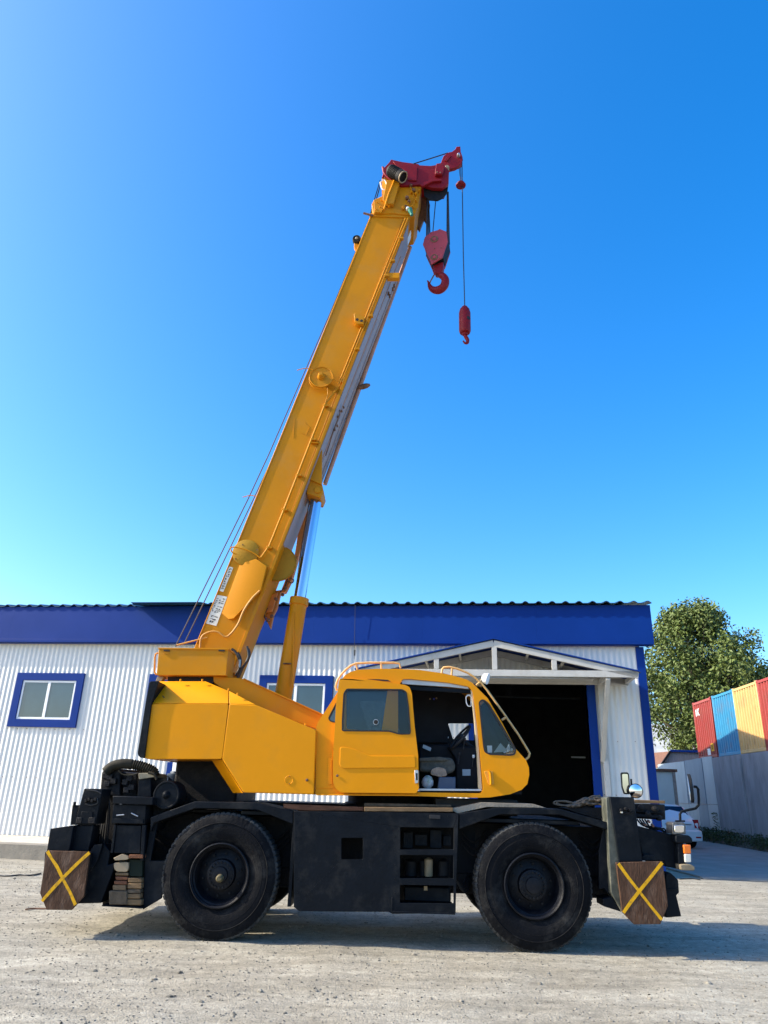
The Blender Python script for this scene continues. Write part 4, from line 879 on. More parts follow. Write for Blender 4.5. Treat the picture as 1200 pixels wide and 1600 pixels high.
def ring(name, pts, y0, y1, off, m, par):
    Q = [Vector(p) for p in pts]; c = sum(Q, Vector((0, 0)))/len(Q); inner = []
    n = len(Q)
    for i, q in enumerate(Q):
        t = (Q[(i+1) % n]-Q[i-1]).normalized(); nn = Vector((-t.y, t.x))
        if nn.dot(c-q) < 0: nn = -nn
        inner.append(tuple(q+nn*off))
    return cp(name, pts, y0, y1, m, par, [inner], 0)
ring('window_seal', h_tri, .094, .124, 2.4, SLOT, K)
cp('rear_window', h_rear, .14, .144, GLS, K, (), 0); ring('window_seal', h_q, .094, .13, 1.6, SLOT, K)
cp('corner_window', h_q, .135, .139, mat('blue_tinted_glass', (.02, .09, .18), .05, coat=1), K, (), 0)
cp('paper_note', [(761, 1165), (768.7, 1165), (769, 1176), (762, 1176)], .30, .303, WHT, K, (), 0)
cp('map_sheet', [(771, 1176), (782, 1161), (794, 1174)], .5, .503, mat('pale_green_paper', (.4, .48, .45), .7), K, (), 0)
# door
dr_o = rnd([(530, 1061.7), (533, 1060), (575, 1061.7), (616.7, 1068), (633, 1070), (640, 1073.5), (643.5, 1083), (648, 1135), (653.3, 1180), (654.5, 1233), (650, 1239.5), (533, 1238.5), (525, 1233), (520.3, 1222), (520.3, 1180), (525, 1100)], 2, 2)
dw = rnd([(541.5, 1075.8), (629, 1076.7), (635.5, 1081), (639, 1105), (642, 1144), (640.5, 1147.6), (623, 1147.6), (608, 1143.2), (534, 1142.5), (534.2, 1125), (536.5, 1083)], 3, 3)
door = cp('cab_door', dr_o, .03, .095, YEL, K, [dw], .012, 3)
ring('window_seal', dw, .024, .06, 2.0, SLOT, door); cp('door_glass', dw, .045, .049, GLS, door, (), 0)
cp('pressed_panel', rnd([(531.5, 1167), (541.7, 1167.5), (556, 1171.5), (578, 1180.8), (648.5, 1181), (649.5, 1199.5), (535, 1200.5), (530.5, 1196)], 3, 3), .020, .031, YEL, door, (), .009, 3)
cp('door_handle', rnd([(647.5, 1203.5), (653.5, 1203), (653.7, 1223.5), (648.3, 1224.5)], 1.5, 2), .012, .031, STL, door, (), .004)
cp('handle_pocket', [(649.5, 1208), (652.5, 1208), (652.7, 1219), (650, 1219)], .008, .0115, SLOT, door, (), 0)
lathe('door_lock', P(527, 1212, .025), (0, 1, 0), [(-.008, .004), (-.006, .014), (.0, .016)], RST, door, 12)
lathe('window_sticker', P(587.3, 1128.3, .043), (0, 1, 0), [(-.001, 0), (-.001, .034), (.0, .034)], mat('pale_sticker', (.55, .62, .66), .5), door, 20)
for r_ in (.030, .018): lathe('sticker_mark', P(587.3, 1128.3, .0405), (0, 1, 0), [(-.0004, r_-.004), (-.0004, r_)], INK, door, 20)
cp('roof_vent_slot', [(574, 1061), (592, 1061.3), (606, 1062.3), (610.5, 1064.8), (600, 1064.2)], .095, .101, SLOT, K, (), 0)
# rails, sill, jamb
cp('door_rail', [(627, 1064.5), (630, 1061.5), (640, 1061.5), (700, 1067), (731, 1073), (733, 1076.5), (700, 1073), (640, 1069.5), (628, 1068.5)], .135, .165, RAILG, K, (), .004)
cp('door_header', [(640, 1071.5), (735, 1077), (736, 1083), (640, 1078)], .16, .22, BLK, K, (), .004)
cp('sill', [(655, 1232), (752, 1233), (753, 1236), (655, 1235.5)], .12, .30, RAILG, K, (), .003)
cp('door_jamb', [(735.5, 1078), (738.5, 1079), (747, 1150), (753.5, 1233), (748, 1233.5), (745.5, 1180), (741, 1125)], .125, .20, mat('beige_jamb_paint', (.42, .35, .22), .5), K, (), .004)
for (x0, y0, x1, y1) in ((511.7, 1171, 519, 1227),):
    cp('hinge_cover', rnd([(512.5, 1183), (518.8, 1183), (519.3, 1226), (512, 1226)], 1, 2), .088, .101, YEL, K, (), .005)
cp('body_swage', [(493.5, 1230), (521, 1230), (523, 1231.5), (493.5, 1231.5)], .09, .101, YEL, K, (), .003)
ct('door_hinge', [(519.5, 1172), (519, 1188)], .09, .010, YEL, K)
cp('lower_edge', [(494, 1241), (654, 1241.5), (654, 1243.6), (494, 1242.8)], .06, .101, YEL, K, (), .003)
gh_ = cp('step_recess', rnd([(756, 1205), (770, 1204.5), (772, 1226), (763, 1226)], 2, 2), .094, .101, mat('yellow_recess_paint', (.62, .26, .01), .5), K, (), .003)
ct('grab_bar', [(764, 1204.5), (766, 1208), (767, 1220), (767, 1226)], .08, .014, YEL, K)
# cab rails
def rail(pts, d, r=.0145, nm='grab_rail'): return ct(nm, pts, d, r, mat('rail_paint', (.62, .36, .12), .45) if 'rail_paint' not in MATS else MATS['rail_paint'], K, 8)
rail([(526.5, 1079), (524.3, 1073), (527.5, 1062), (533, 1054), (540, 1046.5), (548, 1040), (556, 1036.6), (575, 1035.4), (594, 1035.4), (615, 1035.4), (624, 1036.6), (626, 1044)], .35)
rail([(556, 1037), (558.5, 1046)], .35); rail([(595.5, 1035.5), (596, 1045)], .35)
rail([(690.3, 1053), (690.8, 1046), (693.5, 1042.8), (702, 1042.2), (715, 1045), (730, 1051), (740, 1057), (750, 1065.5), (760, 1077), (790, 1119), (810, 1148), (824, 1171), (827.5, 1177), (826, 1183), (820.5, 1187.5)], .35)
rail([(706.5, 1044), (705.5, 1057)], .35); rail([(784, 1125), (792, 1120)], .35); rail([(744, 1071), (751, 1065)], .35)
rail([(690, 1052), (722, 1060)], .35, .008)
cp('wiper_motor', [(700, 1056), (712, 1057), (707, 1061), (701, 1060)], .30, .40, YEL, K, (), .01)
cp('horn_bracket', [(539, 1061), (543, 1053), (545, 1056), (542, 1062)], .4, .5, RST, K, (), .004)
fl = lathe('work_lamp', P(759, 1060, .40), (1, -.4, -.3), [(-.05, .03), (-.03, .06), (.02, .075), (.03, .075), (.031, 0)], WHT, K, 16)
ct('lamp_bracket', [(750, 1066), (754, 1060), (759, 1054)], .40, .016, TAN, K); ct('lamp_bracket', [(744, 1068), (748, 1071), (753, 1072.5)], .40, .014, TAN, K)
# interior
cp('cab_floor', [(500, 1236), (815, 1236), (815, 1241), (500, 1241)], .18, 1.0, INT, K, (), 0)
cp('seat_cushion', rnd([(655, 1184), (690, 1183), (706, 1184), (712, 1194), (711, 1205), (700, 1210), (655, 1205)], 5, 4), .30, .75, SEAT, K, (), .03, 3)
cp('seat_bolster', rnd([(655, 1184), (688, 1182.5), (700, 1185), (698, 1189), (655, 1189.5)], 2, 2), .27, .32, SEAT, K, (), .01, 3)
cp('seat_back', rnd([(560, 1095), (600, 1095), (650, 1190), (652, 1210), (600, 1210)], 6, 4), .35, .75, SEAT, K, (), .03, 3)
cp('console', [(655, 1163), (700, 1163), (716, 1185), (716, 1236), (655, 1236)], .70, .95, INT, K, (), .02)
cp('control_box', [(700, 1166), (745, 1166), (750, 1236), (712, 1236), (712, 1185)], .50, .90, INT, K, (), .02)
cp('toolbox', [(686, 1214), (712, 1214), (712, 1235), (684, 1235)], .22, .45, mat('navy_plastic', (.03, .05, .09), .5), K, (), .01)
cp('placard', [(722.5, 1202), (735.3, 1202), (735.3, 1212), (722.5, 1212)], .488, .499, mat('pale_blue_placard', (.34, .42, .48), .5), K, (), .002)
cp('placard', [(661.5, 1163), (674, 1168.5), (672.5, 1174), (660, 1168.5)], .60, .61, mat('grey_placard', (.35, .4, .42), .5), K, (), .002)
cp('window_ledge', [(681, 1151), (701, 1151), (701, 1153.5), (681, 1153)], .98, 1.0, WHT, K, (), .002)
sw_c = P(719, 1152, .55); sax = Vector((-.75, -.15, .65)).normalized(); e1 = sax.orthogonal().normalized(); e2 = sax.cross(e1)
tube('steering_wheel', [sw_c+(e1*math.cos(a*math.pi/14)+e2*math.sin(a*math.pi/14))*.19 for a in range(28)], .016, SLOT, K, 8, closed=True)
for a in (0, 2.1, 4.2): tube('steering_spoke', [sw_c, sw_c+(e1*math.cos(a)+e2*math.sin(a))*.185], .012, SLOT, K, 6)
tube('steering_column', [sw_c+sax*.03, sw_c-sax*.5], .035, INT, K, 10)
lathe('wheel_boss', sw_c, sax, [(-.03, .04), (.02, .05), (.03, .03), (.031, 0)], SLOT, K, 14)
for (x, y) in ((724, 1155), (738, 1182), (716, 1178)): ct('lever', [(x, y+16), (x+2, y)], .45, .009, SLOT, K, 6); lathe('lever_knob', P(x+2, y, .45), (0, 0, 1), [(-.02, .01), (0, .02), (.02, .015)], SLOT if x != 738 else WHT, K, 10)
ct('inner_mirror', [(728, 1090), (731, 1086), (736, 1086)], .2, .008, WHT, K, 6, True)
ring('inner_mirror_frame', rnd([(727.5, 1088), (733, 1085.5), (736.5, 1088), (737, 1104), (731, 1104), (728, 1098)], 2, 3), .18, .2, 1.2, WHT, K)
for (x, y) in ((672, 1092), (678, 1092), (682, 1091)): lathe('indicator', P(x, y, .9), (0, 1, 0), [(-.01, .012), (.02, .012)], mat('blue_switch', (.03, .05, .5), .4) if x == 678 else TAN, K, 8)
cp('rear_bulkhead', [(640, 1080), (700, 1080), (700, 1160), (640, 1160)], .96, 1.0, INT, K, (), 0)
# things lying in the cab
tg = lathe('towel_bundle', P(668, 1222, .25), (.2, -.3, 1), [(-.07, 0), (-.06, .05), (-.02, .075), (.03, .07), (.07, .04), (.085, 0)], mat('white_green_cloth', (.32, .35, .38), .9, var=.5, scale=14, dirt=(.08, .16, .02), dirt_amt=1, dscale=9), None, 14)
tg.parent = None; tg.matrix_world = Matrix.Translation(CR.o) @ Matrix.Rotation(CR.a, 4, 'Z')
tag(tg, 'white and green cloth bundle lying on the floor of the open yellow cab', 'cloth')
cb = cp('glove_pile', rnd([(674, 1202), (684, 1198), (696, 1201), (699, 1212), (688, 1214), (673, 1210)], 3, 3), .22, .34, mat('brown_glove_cloth', (.22, .17, .13), .9, var=.3, scale=18, bump=.5), None, (), .02, 3)
cb.matrix_world = Matrix.Translation(CR.o) @ Matrix.Rotation(CR.a, 4, 'Z')
tag(cb, 'crumpled brown work gloves under the seat in the open cab', 'gloves')
# ---- front (right) outrigger, bumper, lights and mirrors
cp('outrigger_box', [(952.5, 1244.7), (990.5, 1245.8), (1004.5, 1346), (968, 1347)], -.04, .30, BLK, K, (), .008)
cp('outrigger_side', [(947, 1246.5), (952, 1245), (968, 1347), (972, 1425), (955, 1395), (950, 1300)], .0, .24, mat('greenish_worn_edge', (.06, .065, .05), .6, var=.5, scale=10, dirt=(.2, .18, .13), dirt_amt=.6, dscale=5), K, (), .006)
cp('outrigger_shoe', [(942, 1404.5), (956, 1402), (970, 1417), (971, 1425), (943, 1416)], .05, .35, BLK, K, (), .006)
cp('pad_holder', [(964, 1350), (1034, 1349), (1041, 1412), (1030, 1436), (994, 1437), (976, 1424)], -.082, .0, BLK2, K, (), .006)
cp('outrigger_jack', [(1040, 1366), (1047, 1363), (1060, 1375), (1061.5, 1395), (1057, 1399), (1065, 1432), (1040, 1434)], .0, .4, BLK, K, (), .01)
cp('jack_rib', [(1041, 1389), (1059, 1388), (1059, 1390.5), (1041, 1391.5)], -.012, -.001, BLK, K, (), .003)
cp('outrigger_beam', [(995, 1290), (1058, 1306), (1062, 1358), (1040, 1354), (1038, 1345), (1005, 1345)], .12, 2.5, BLK, K, (), .008)
cp('front_bulkhead', [(951, 1287), (995, 1287), (1004, 1345), (968, 1348), (956, 1400), (944, 1388)], .32, 2.3, BLK2, K, (), .006)
for i, (x, y) in enumerate(((971, 1266), (978, 1264), (984, 1266))): lathe('hydraulic_fitting', P(x, y, -.06), (0, 1, 0), [(-.02, .014), (0, .020), (.03, .020)], BLK2, K, 8)
ct('hose', [(972, 1268), (980, 1271), (990, 1269)], -.06, .007, BLK2, K, 6, True)
lathe('cap', P(971.5, 1269, -.06), (0, 1, 0), [(-.01, .012), (.02, .012)], CLL, K, 8)
cp('roller_bracket', rnd([(1003, 1338), (1007, 1335), (1022, 1336), (1026, 1345), (1003, 1345)], 2, 2), .0, .15, BLK, K, (), .006)
cp('deck_beam', [(990, 1256), (1039, 1257), (1040, 1281), (993, 1279)], .45, 1.2, BLK2, K, (), .006)
cp('deck_beam', [(946, 1262), (950, 1262), (952, 1285), (900, 1270), (880, 1262)], .25, .5, BLK2, K, (), .006)
for (x0, y0, x1, y1, d_) in ((958, 1258, 1038, 1262, .5), (990, 1266, 1038, 1270, .42), (993, 1274, 1030, 1276, .38), (905, 1262, 948, 1272, .35)):
    bar('deck_pipe', P(x0, y0, d_), P(x1, y1, d_), .035, .04, BLK, K)
for (x, y, d_) in ((1002, 1262, .4), (1012, 1272, .38), (1024, 1264, .4), (1030, 1278, .4), (925, 1268, .3), (915, 1262, .3)):
    q = P(x, y, d_); lathe('deck_fitting', q, (0, 1, 0), [(-.03, .02), (-.02, .035), (.05, .035)], BLK2, K, 10)
for (x, y) in ((1008, 1288), (1014, 1284), (1020, 1290)): lathe('deck_fitting', P(x, y, .1), (0, 1, .3), [(-.02, .012), (.03, .018)], RST, K, 8)
for k in range(4): ct('hose', [(995+k*4, 1280), (1005+k*5, 1290+k*2), (1020+k*6, 1292+k), (1040, 1300+k*2)], .2+.05*k, .010, BLK2, K, 6, True)
hl = cp('headlamp', rnd([(1051, 1286), (1054, 1284.5), (1069, 1285), (1071.5, 1290), (1071.5, 1303.5), (1051, 1303.5)], 2, 3), .0, .22, mat('dull_lamp_bezel', (.12, .12, .12), .4, metal=.6, var=.6, scale=20), K, (), .015, 3)
cp('headlamp_lens', rnd([(1054, 1289), (1069, 1289), (1069, 1301), (1054, 1301)], 3, 3), -.012, -.001, MIR, hl, (), .008)
cp('lamp_cap', rnd([(1056, 1305), (1076, 1305), (1082, 1310), (1082, 1317.5), (1056, 1317.5)], 2, 2), -.02, .28, BLK, K, (), .01)
il = cp('indicator_lamp', [(1068, 1320), (1079.5, 1320), (1080, 1334), (1069.5, 1334)], -.04, .08, ORL, K, (), .008)
cp('indicator_lamp', [(1070, 1334.6), (1080, 1334.6), (1080.3, 1347.5), (1071, 1347.5)], -.04, .08, CLL, K, (), .008)
cp('lamp_mount', [(1059, 1318), (1068, 1318), (1071, 1350), (1061, 1350)], -.01, .2, BLK, K, (), .006)
cp('bumper_foot', rnd([(1063, 1350.5), (1079, 1350), (1086, 1354), (1086, 1360.5), (1064, 1360)], 2, 2), -.04, .25, mat('dusty_tan_rubber', (.20, .16, .10), .8, var=.3, scale=10), K, (), .01)
ct('mirror_arm', [(1063, 1284), (1062.5, 1272), (1065, 1268), (1087, 1263), (1091.5, 1258), (1092, 1250), (1091, 1233), (1088, 1229.5), (1084, 1229)], .15, .016, BLK, K, 8)
ct('mirror_arm', [(1055, 1283), (1070, 1283)], .12, .01, BLK, K, 6)
mo = P(1079.5, 1231.5, .10)
def oval(name, c, ax_, hw, hh, th, m, par, n=28, lean=0):
    """oval plate seen almost edge on"""
    ax_ = Vector(ax_).normalized(); s = Vector((0, 0, 1)).cross(ax_).normalized(); u_ = (Vector((0, 0, 1))+s*lean).normalized(); vs = []
    for t, sc_ in ((-th, .9), (-th*.6, 1), (th, 1)):
        for k in range(n):
            a = 2*math.pi*k/n; vs.append(c+ax_*t+(s*math.cos(a)*hw+u_*math.sin(a)*hh)*sc_)
    fs = [tuple(range(n))[::-1], tuple(range(2*n, 3*n))]
    for j in (0, 1):
        for k in range(n): fs.append((j*n+k, j*n+(k+1) % n, (j+1)*n+(k+1) % n, (j+1)*n+k))
    return mesh(name, vs, fs, m, par, 40)
mm = oval('side_mirror', mo, (-.96, .28, 0), .085, .17, .02, BLK, K, lean=-.25)
oval('mirror_glass', mo+Vector((-.96, .28, 0))*.022, (-.96, .28, 0), .070, .150, .002, MIR, mm, lean=-.25)
r1 = rnd([(970.4, 1208.3), (972, 1206.7), (981, 1206.7), (983, 1209.5), (985.3, 1241), (975.6, 1241), (972, 1230)], 2, 3)
m2 = cp('side_mirror', r1, .80, .84, BLK, K, (), .006); ring_in = rnd([(972, 1209.3), (981, 1209.3), (983, 1239), (976.5, 1239), (973, 1229)], 2, 3)
cp('mirror_glass', ring_in, .795, .799, MIR, m2, (), 0)
ct('mirror_arm', [(986, 1217), (986.5, 1226), (986, 1240), (989, 1250)], .80, .013, BLK, K)
m3 = lathe('round_mirror', P(993.3, 1235.8, .74), (-.25, -1, 0), [(-.03, 0), (-.03, .06), (0, .085), (.012, .09), (.016, .082)], BLK, K, 28)
lathe('mirror_glass', P(993.3, 1235.8, .74), (-.25, -1, 0), [(.030, .0), (.028, .03), (.022, .055), (.0165, .080)], MIR, m3, 28)
bpy.data.objects['mobile_crane']['label'] = 'yellow mobile crane on a black four-wheeled carrier, boom raised, standing on the gravel yard'

# ================================================================== hanging gear (things of their own)
def world_root(name, loc_local, label, cat, rz=0, group=None):
    M = Matrix.Translation(CR.o) @ Matrix.Rotation(CR.a, 4, 'Z'); w_ = M @ Vector(loc_local)
    return empty(name, w_, CR.a+rz, label, cat, group)
def rel(parent_local, pts, d): return [(q.x-parent_local.x, q.y-parent_local.y, q.z-parent_local.z) for q in (P(x, y, d) for x, y in pts)]
hb0 = P(683, 457, 1.28)
HB_ = world_root('hook_block', hb0, 'large pinkish-red hook block with a big crane hook, hanging from the boom head', 'hook', R(-13))
def hb(name, pts, y0, y1, m, par, holes=(), bevel=.006, seg=2):
    f = lambda L_: [(x, z) for x, _, z in rel(hb0, L_, 1.28)]
    return prism(name, f(pts), y0, y1, m, par, [f(h) for h in holes], bevel, seg)
plate = [(686, 369.5), (689, 368), (700, 374), (702, 389), (693.5, 413), (676, 421), (673.5, 413), (662.8, 388), (666, 377), (676, 370.7)]
hb('side_plate', plate, -.16, -.13, PNK, HB_); hb('side_plate', plate, .13, .16, PNK, HB_)
for (x, y, r_) in ((681, 383, .072), (681, 411, .066)):
    q = Vector(rel(hb0, [(x, y)], 1.28)[0])
    lathe('pin_ring', q+Vector((0, -.163, 0)), (0, 1, 0), [(-.004, r_*.62), (-.012, r_*.8), (-.004, r_), (.002, r_)], RST, HB_, 24)
    lathe('pin_cap', q+Vector((0, -.164, 0)), (0, 1, 0), [(-.01, 0), (-.01, r_*.5), (.0, r_*.55)], PNK, HB_, 20)
for k in range(3):
    q = Vector(rel(hb0, [(682.5, 386)], 1.28)[0]); lathe('sheave', q+Vector((0, -.10+.08*k, 0)), (0, 1, 0), [(0, 0), (0, .12), (-.012, .165), (.012, .15), (.036, .165), (.024, .12), (.024, 0)], BLK2, HB_, 28)
hb('sheave_guard', [(664, 378), (676, 372), (690, 371), (701, 377), (702, 389), (694, 410), (674, 411), (664, 388)], -.125, .125, BLK2, HB_)
for (x, y) in ((681.5, 398), (692, 398)): lathe('plate_bolt', Vector(rel(hb0, [(x, y)], 1.28)[0])+Vector((0, -.165, 0)), (0, 1, 0), [(-.006, .009), (.0, .01)], RST, HB_, 8)
hb('hook_swivel', [(677, 417), (694, 414), (693, 426), (688, 432), (680, 430)], -.07, .07, RED, HB_, (), .02, 3)
hk = [Vector(v) for v in rel(hb0, [(685, 424), (688, 430), (693.5, 434.5), (696, 441), (694, 448.5), (688, 453), (681, 453.3), (674.5, 450), (671, 444.5), (669.3, 439), (667.5, 436.3)], 1.28)]
hk = [Vector((v.x, 0, v.z)) for v in hk]; hk = smoothpts(hk, 5)
rr = [.048+.028*math.sin(math.pi*min(1, i/len(hk)*1.15))-.040*max(0, i/len(hk)-.55)/.45 for i in range(len(hk))]
tube('hook', hk, rr, RED, HB_, 14)
tube('safety_latch', [Vector((v[0], 0, v[2])) for v in rel(hb0, [(678, 429), (673, 437), (671, 442)], 1.28)], .012, RST, HB_, 6)
# falls of rope between head and block: parts of the crane
for (a, b, d1, d2, r_) in (((667.5, 300), (666.5, 378), 1.1, 1.2, .013), ((669.5, 308), (672, 376), 1.22, 1.3, .013), ((669, 305), (669, 376), 1.4, 1.35, .013), ((681.5, 305), (675.5, 372), 1.3, 1.25, .009), ((699.7, 300), (700.5, 378), 1.12, 1.2, .013), ((700.2, 300), (702, 382), 1.3, 1.3, .013), ((699, 302), (698.5, 376), 1.46, 1.36, .013)):
    tube('hook_rope', [P(*a, d1), P(*b, d2)], r_, ROP, K, 6)
ct('tip_rope', [(716.8, 256), (719.5, 282)], 1.25, .006, ROP, K, 6); ct('tip_rope', [(719.2, 256), (720.5, 282)], 1.25, .006, ROP, K, 6)
ct('tip_rope', [(721.8, 250), (722.3, 290), (724, 400), (726.2, 480)], 1.25, .009, ROP, K, 6)
lw = P(720, 288.7, 1.25)
LW = world_root('rope_stop_weight', lw, 'small dark red ring weight on the thin rope just below the boom tip', 'weight')
lathe('weight_ring', (0, 0, 0), (0, 0, 1), [(-.035, .03), (-.04, .072), (-.03, .092), (-.01, .097), (.0, .075), (.04, .070), (.055, .05), (.06, .02)], RED, LW, 24)
aw = P(726.2, 500, 1.25)
AW = world_root('auxiliary_hook', aw, 'slim red cylindrical hook weight hanging lowest on the single thin rope', 'hook')
zt, zb_ = P(726, 478, 1.25).z-aw.z, P(726, 521, 1.25).z-aw.z
lathe('hook_weight', (0, 0, 0), (0, 0, 1), [(zb_, .04), (zb_+.01, .088), (zb_+.05, .103), (zt-.16, .103), (zt-.08, .085), (zt-.02, .045), (zt, .02)], RED, AW, 24)
lathe('weight_hole', (.055, -.085, -.02), (.5, -.8, 0), [(0, .035), (.006, .035), (.007, 0)], SLOT, AW, 14)
bh = [Vector(v) for v in rel(aw, [(726, 521), (727.5, 526), (730.5, 531), (730, 535.5), (726.5, 536), (723.5, 532.5)], 1.25)]
tube('hook', smoothpts(bh, 4), [.03+.008*math.sin(i/5)-.012*i/20 for i in range(21)], RED, AW, 10)
lathe('hook_collar', (0, 0, zb_-.035), (0, 0, 1), [(0, .045), (.04, .05)], RED, AW, 14)

# ================================================================== loose timber on the crane
MC = Matrix.Translation(CR.o) @ Matrix.Rotation(CR.a, 4, 'Z')
def loose(name, pts, y0, y1, m, label, cat, group=None, bevel=.006):
    o = cp(name, pts, y0, y1, m, None, (), bevel); o.matrix_world = MC; return tag(o, label, cat, group)
def blk(x0, y0, x1, y1, m, lab, d0=.02, d1=.36, sk=0):
    return loose('wooden_block', [(x0+sk, y0), (x1+sk, y0+random.uniform(-.4, .6)), (x1-sk*.3, y1+.4), (x0-sk*.3, y1)], d0, d1, m, lab, 'block', 'timber blocks stacked in the rear tray of the crane', .008)
blk(180, 1363.6, 200, 1368, WOOD, 'pale thin block just under the rounded beige block in the left tray stack')
blk(180.5, 1369.5, 200, 1374.8, WOODR, 'reddish block second from the top in the left tray stack', sk=-.6)
blk(178, 1376, 198, 1382, WOODR, 'darker reddish block in the middle of the left tray stack')
blk(176, 1382.8, 196.5, 1391, WOOD, 'pale block resting on the wide grey block in the left tray stack')
blk(170, 1392, 198, 1413.5, WOODG, 'widest grey block at the bottom of the left tray stack', .0)
blk(200, 1371.5, 221, 1379, WOOD, 'top block of the right tray stack')
blk(199, 1380, 221, 1388.5, WOOD, 'second block from the top of the right tray stack', sk=.3)
blk(199, 1389.8, 219.5, 1395.5, WOODG, 'thin dark middle block of the right tray stack')
blk(197.5, 1396.8, 219, 1404, WOOD, 'pale block second from the bottom of the right tray stack')
blk(197.5, 1405.2, 221, 1414.5, WOOD, 'bottom block of the right tray stack')
loose('rounded_block', rnd([(177.5, 1348), (201, 1347), (200.5, 1358), (198, 1362.5), (182, 1362), (178, 1357)], 3, 3), .01, .34, TAN, 'rounded beige block wedged under the frame of the rear tray', 'block', None, .02)
loose('dark_green_canister', rnd([(201.5, 1343), (222.5, 1343), (222, 1370), (202, 1369)], 2, 3), .04, .34, mat('dark_green_plastic', (.006, .012, .008), .6, spec=.15), 'dark green canister on top of the right tray stack', 'canister', None, .012)
loose('short_plank', [(201.5, 1335.4), (223.4, 1335.8), (223, 1341.5), (201, 1341)], -.02, .34, WOODR, 'short reddish plank end above the dark green canister', 'plank')
loose('crooked_plank', [(177, 1341), (190, 1334.5), (200, 1338.5), (201, 1341.5), (197, 1343.5), (180, 1344.5)], -.02, .3, TAN, 'beige crooked wooden frame piece on top of the left tray stack', 'plank', None, .004)
loose('timber_plank', [(569, 1254.7), (705, 1257.5), (705.5, 1260.8), (569, 1260)], .16, .34, WOODG, 'grey upper plank lying under the cab on the carrier deck', 'plank')
loose('timber_plank', [(569, 1260.8), (708, 1262), (708, 1268.8), (569, 1267.8)], .05, .30, WOOD, 'pale tan lower plank lying under the cab on the carrier deck', 'plank')
loose('timber_plank', [(442.7, 1256), (470, 1257.5), (568, 1261), (568, 1267.3), (470, 1266.5), (442.7, 1262.5)], .10, .26, WOODR, 'dark reddish plank lying left of the tan planks on the carrier deck', 'plank')
loose('timber_plank', [(991, 1249.5), (1039.5, 1251), (1039.5, 1255.8), (991, 1255)], .45, .75, WOOD, 'tan plank on the front deck right of the black outrigger column', 'plank')
# coil of wire rope on the front deck
bm = bmesh.new(); rg = random.Random(5)
for k in range(26):
    y = .24+.05*(k % 6); pts = []; h_ = rg.uniform(2, 15); x0_ = rg.uniform(884, 905); x1_ = rg.uniform(935, 950)
    for t in range(9):
        f = t/8; pts.append(P(x0_+f*(x1_-x0_), 1260-h_*math.sin(min(1, f*1.25)*1.6)+rg.uniform(-1.8, 1.8), y+rg.uniform(-.03, .03)))
    sweep(bm, smoothpts(pts, 4), rg.choice((.010, .014, .018)), 6)
for x0 in (866, 871):
    sweep(bm, smoothpts([P(905, 1257, .3), P(x0+14, 1252, .3), P(x0+1, 1252.5, .3), P(x0, 1256, .3), P(x0+12, 1258.5, .3), P(900, 1259, .3)], 5), .010, 6)
o = bmobj('sling_coil', bm, mat('rusty_wire_rope', (.10, .075, .05), .8, var=.4, scale=40), None); o.matrix_world = MC
tag(o, 'tangled brown wire rope sling heaped on the front deck behind the right wheel', 'rope')

# ================================================================== fence, containers, neighbours
def V2(a): return Vector((a[0], a[1], 0))
FA, FB = V2((15.35, 41.5)), V2((13.9, 21.0)); fd = (FB-FA).normalized(); fl_ = (FB-FA).length
fang = math.atan2(fd.y, fd.x)
def alongf(px, py): # distance along the fence of a pixel
    r_ = ray(px, py); n = Vector((-fd.y, fd.x, 0)); t = n.dot(FA-Vector((0, 0, 0)))/n.dot(r_); q = r_*t; return (Vector((q.x, q.y, 0))-FA).dot(fd)
cw_s = alongf(1119, 1240)
MFN = empty('metal_sheet_fence', FA, fang, 'fence of blue-grey upright steel sheets beside the white car, left of the concrete wall', 'fence')
MFN.location.z = 0
pal = [FSH2, FSH1, FSH1, FSH2, FSH2]
s = -.4; i = 0
ss = [-.4, alongf(1075, 1240), alongf(1089, 1240), alongf(1103, 1240), cw_s-.02]
ss = [0.0, ss[1], ss[2], ss[3], ss[4]]
for i in range(4):
    a, b = ss[i]+.015, ss[i+1]-.015
    box('fence_sheet', a, b, -.02+.02*(i % 2), .02+.02*(i % 2), 1.55, 3.47+.02*i, (FSH2, FSH1, FSH1, FSH2)[i], MFN, .004, 1)
    box('fence_sheet', a, b, .01, .045, .25, 1.54, (FSH2, FSH2, FSH1, FSH2)[i], MFN, .004, 1)
    box('fence_post', b-.01, b+.04, .05, .12, .2, 3.5, BLK2, MFN, .004, 1)
CWL = empty('concrete_wall', FA, fang, 'tall grey precast concrete wall below the shipping containers', 'wall')
a = cw_s; j2 = alongf(1165, 1240); ws = [a, j2, j2+4.2, j2+8.4]
for i in range(3): box('wall_panel', ws[i]+.012, ws[i+1]-.012, .02*(i % 2), .18, .2, 3.46, CONW, CWL, .01, 1)
for i in range(3): box('wall_post', ws[i+1]-.10, ws[i+1]-.012, -.06, .015, .2, 3.3, CONW, CWL, .01, 1) if i == 0 else None
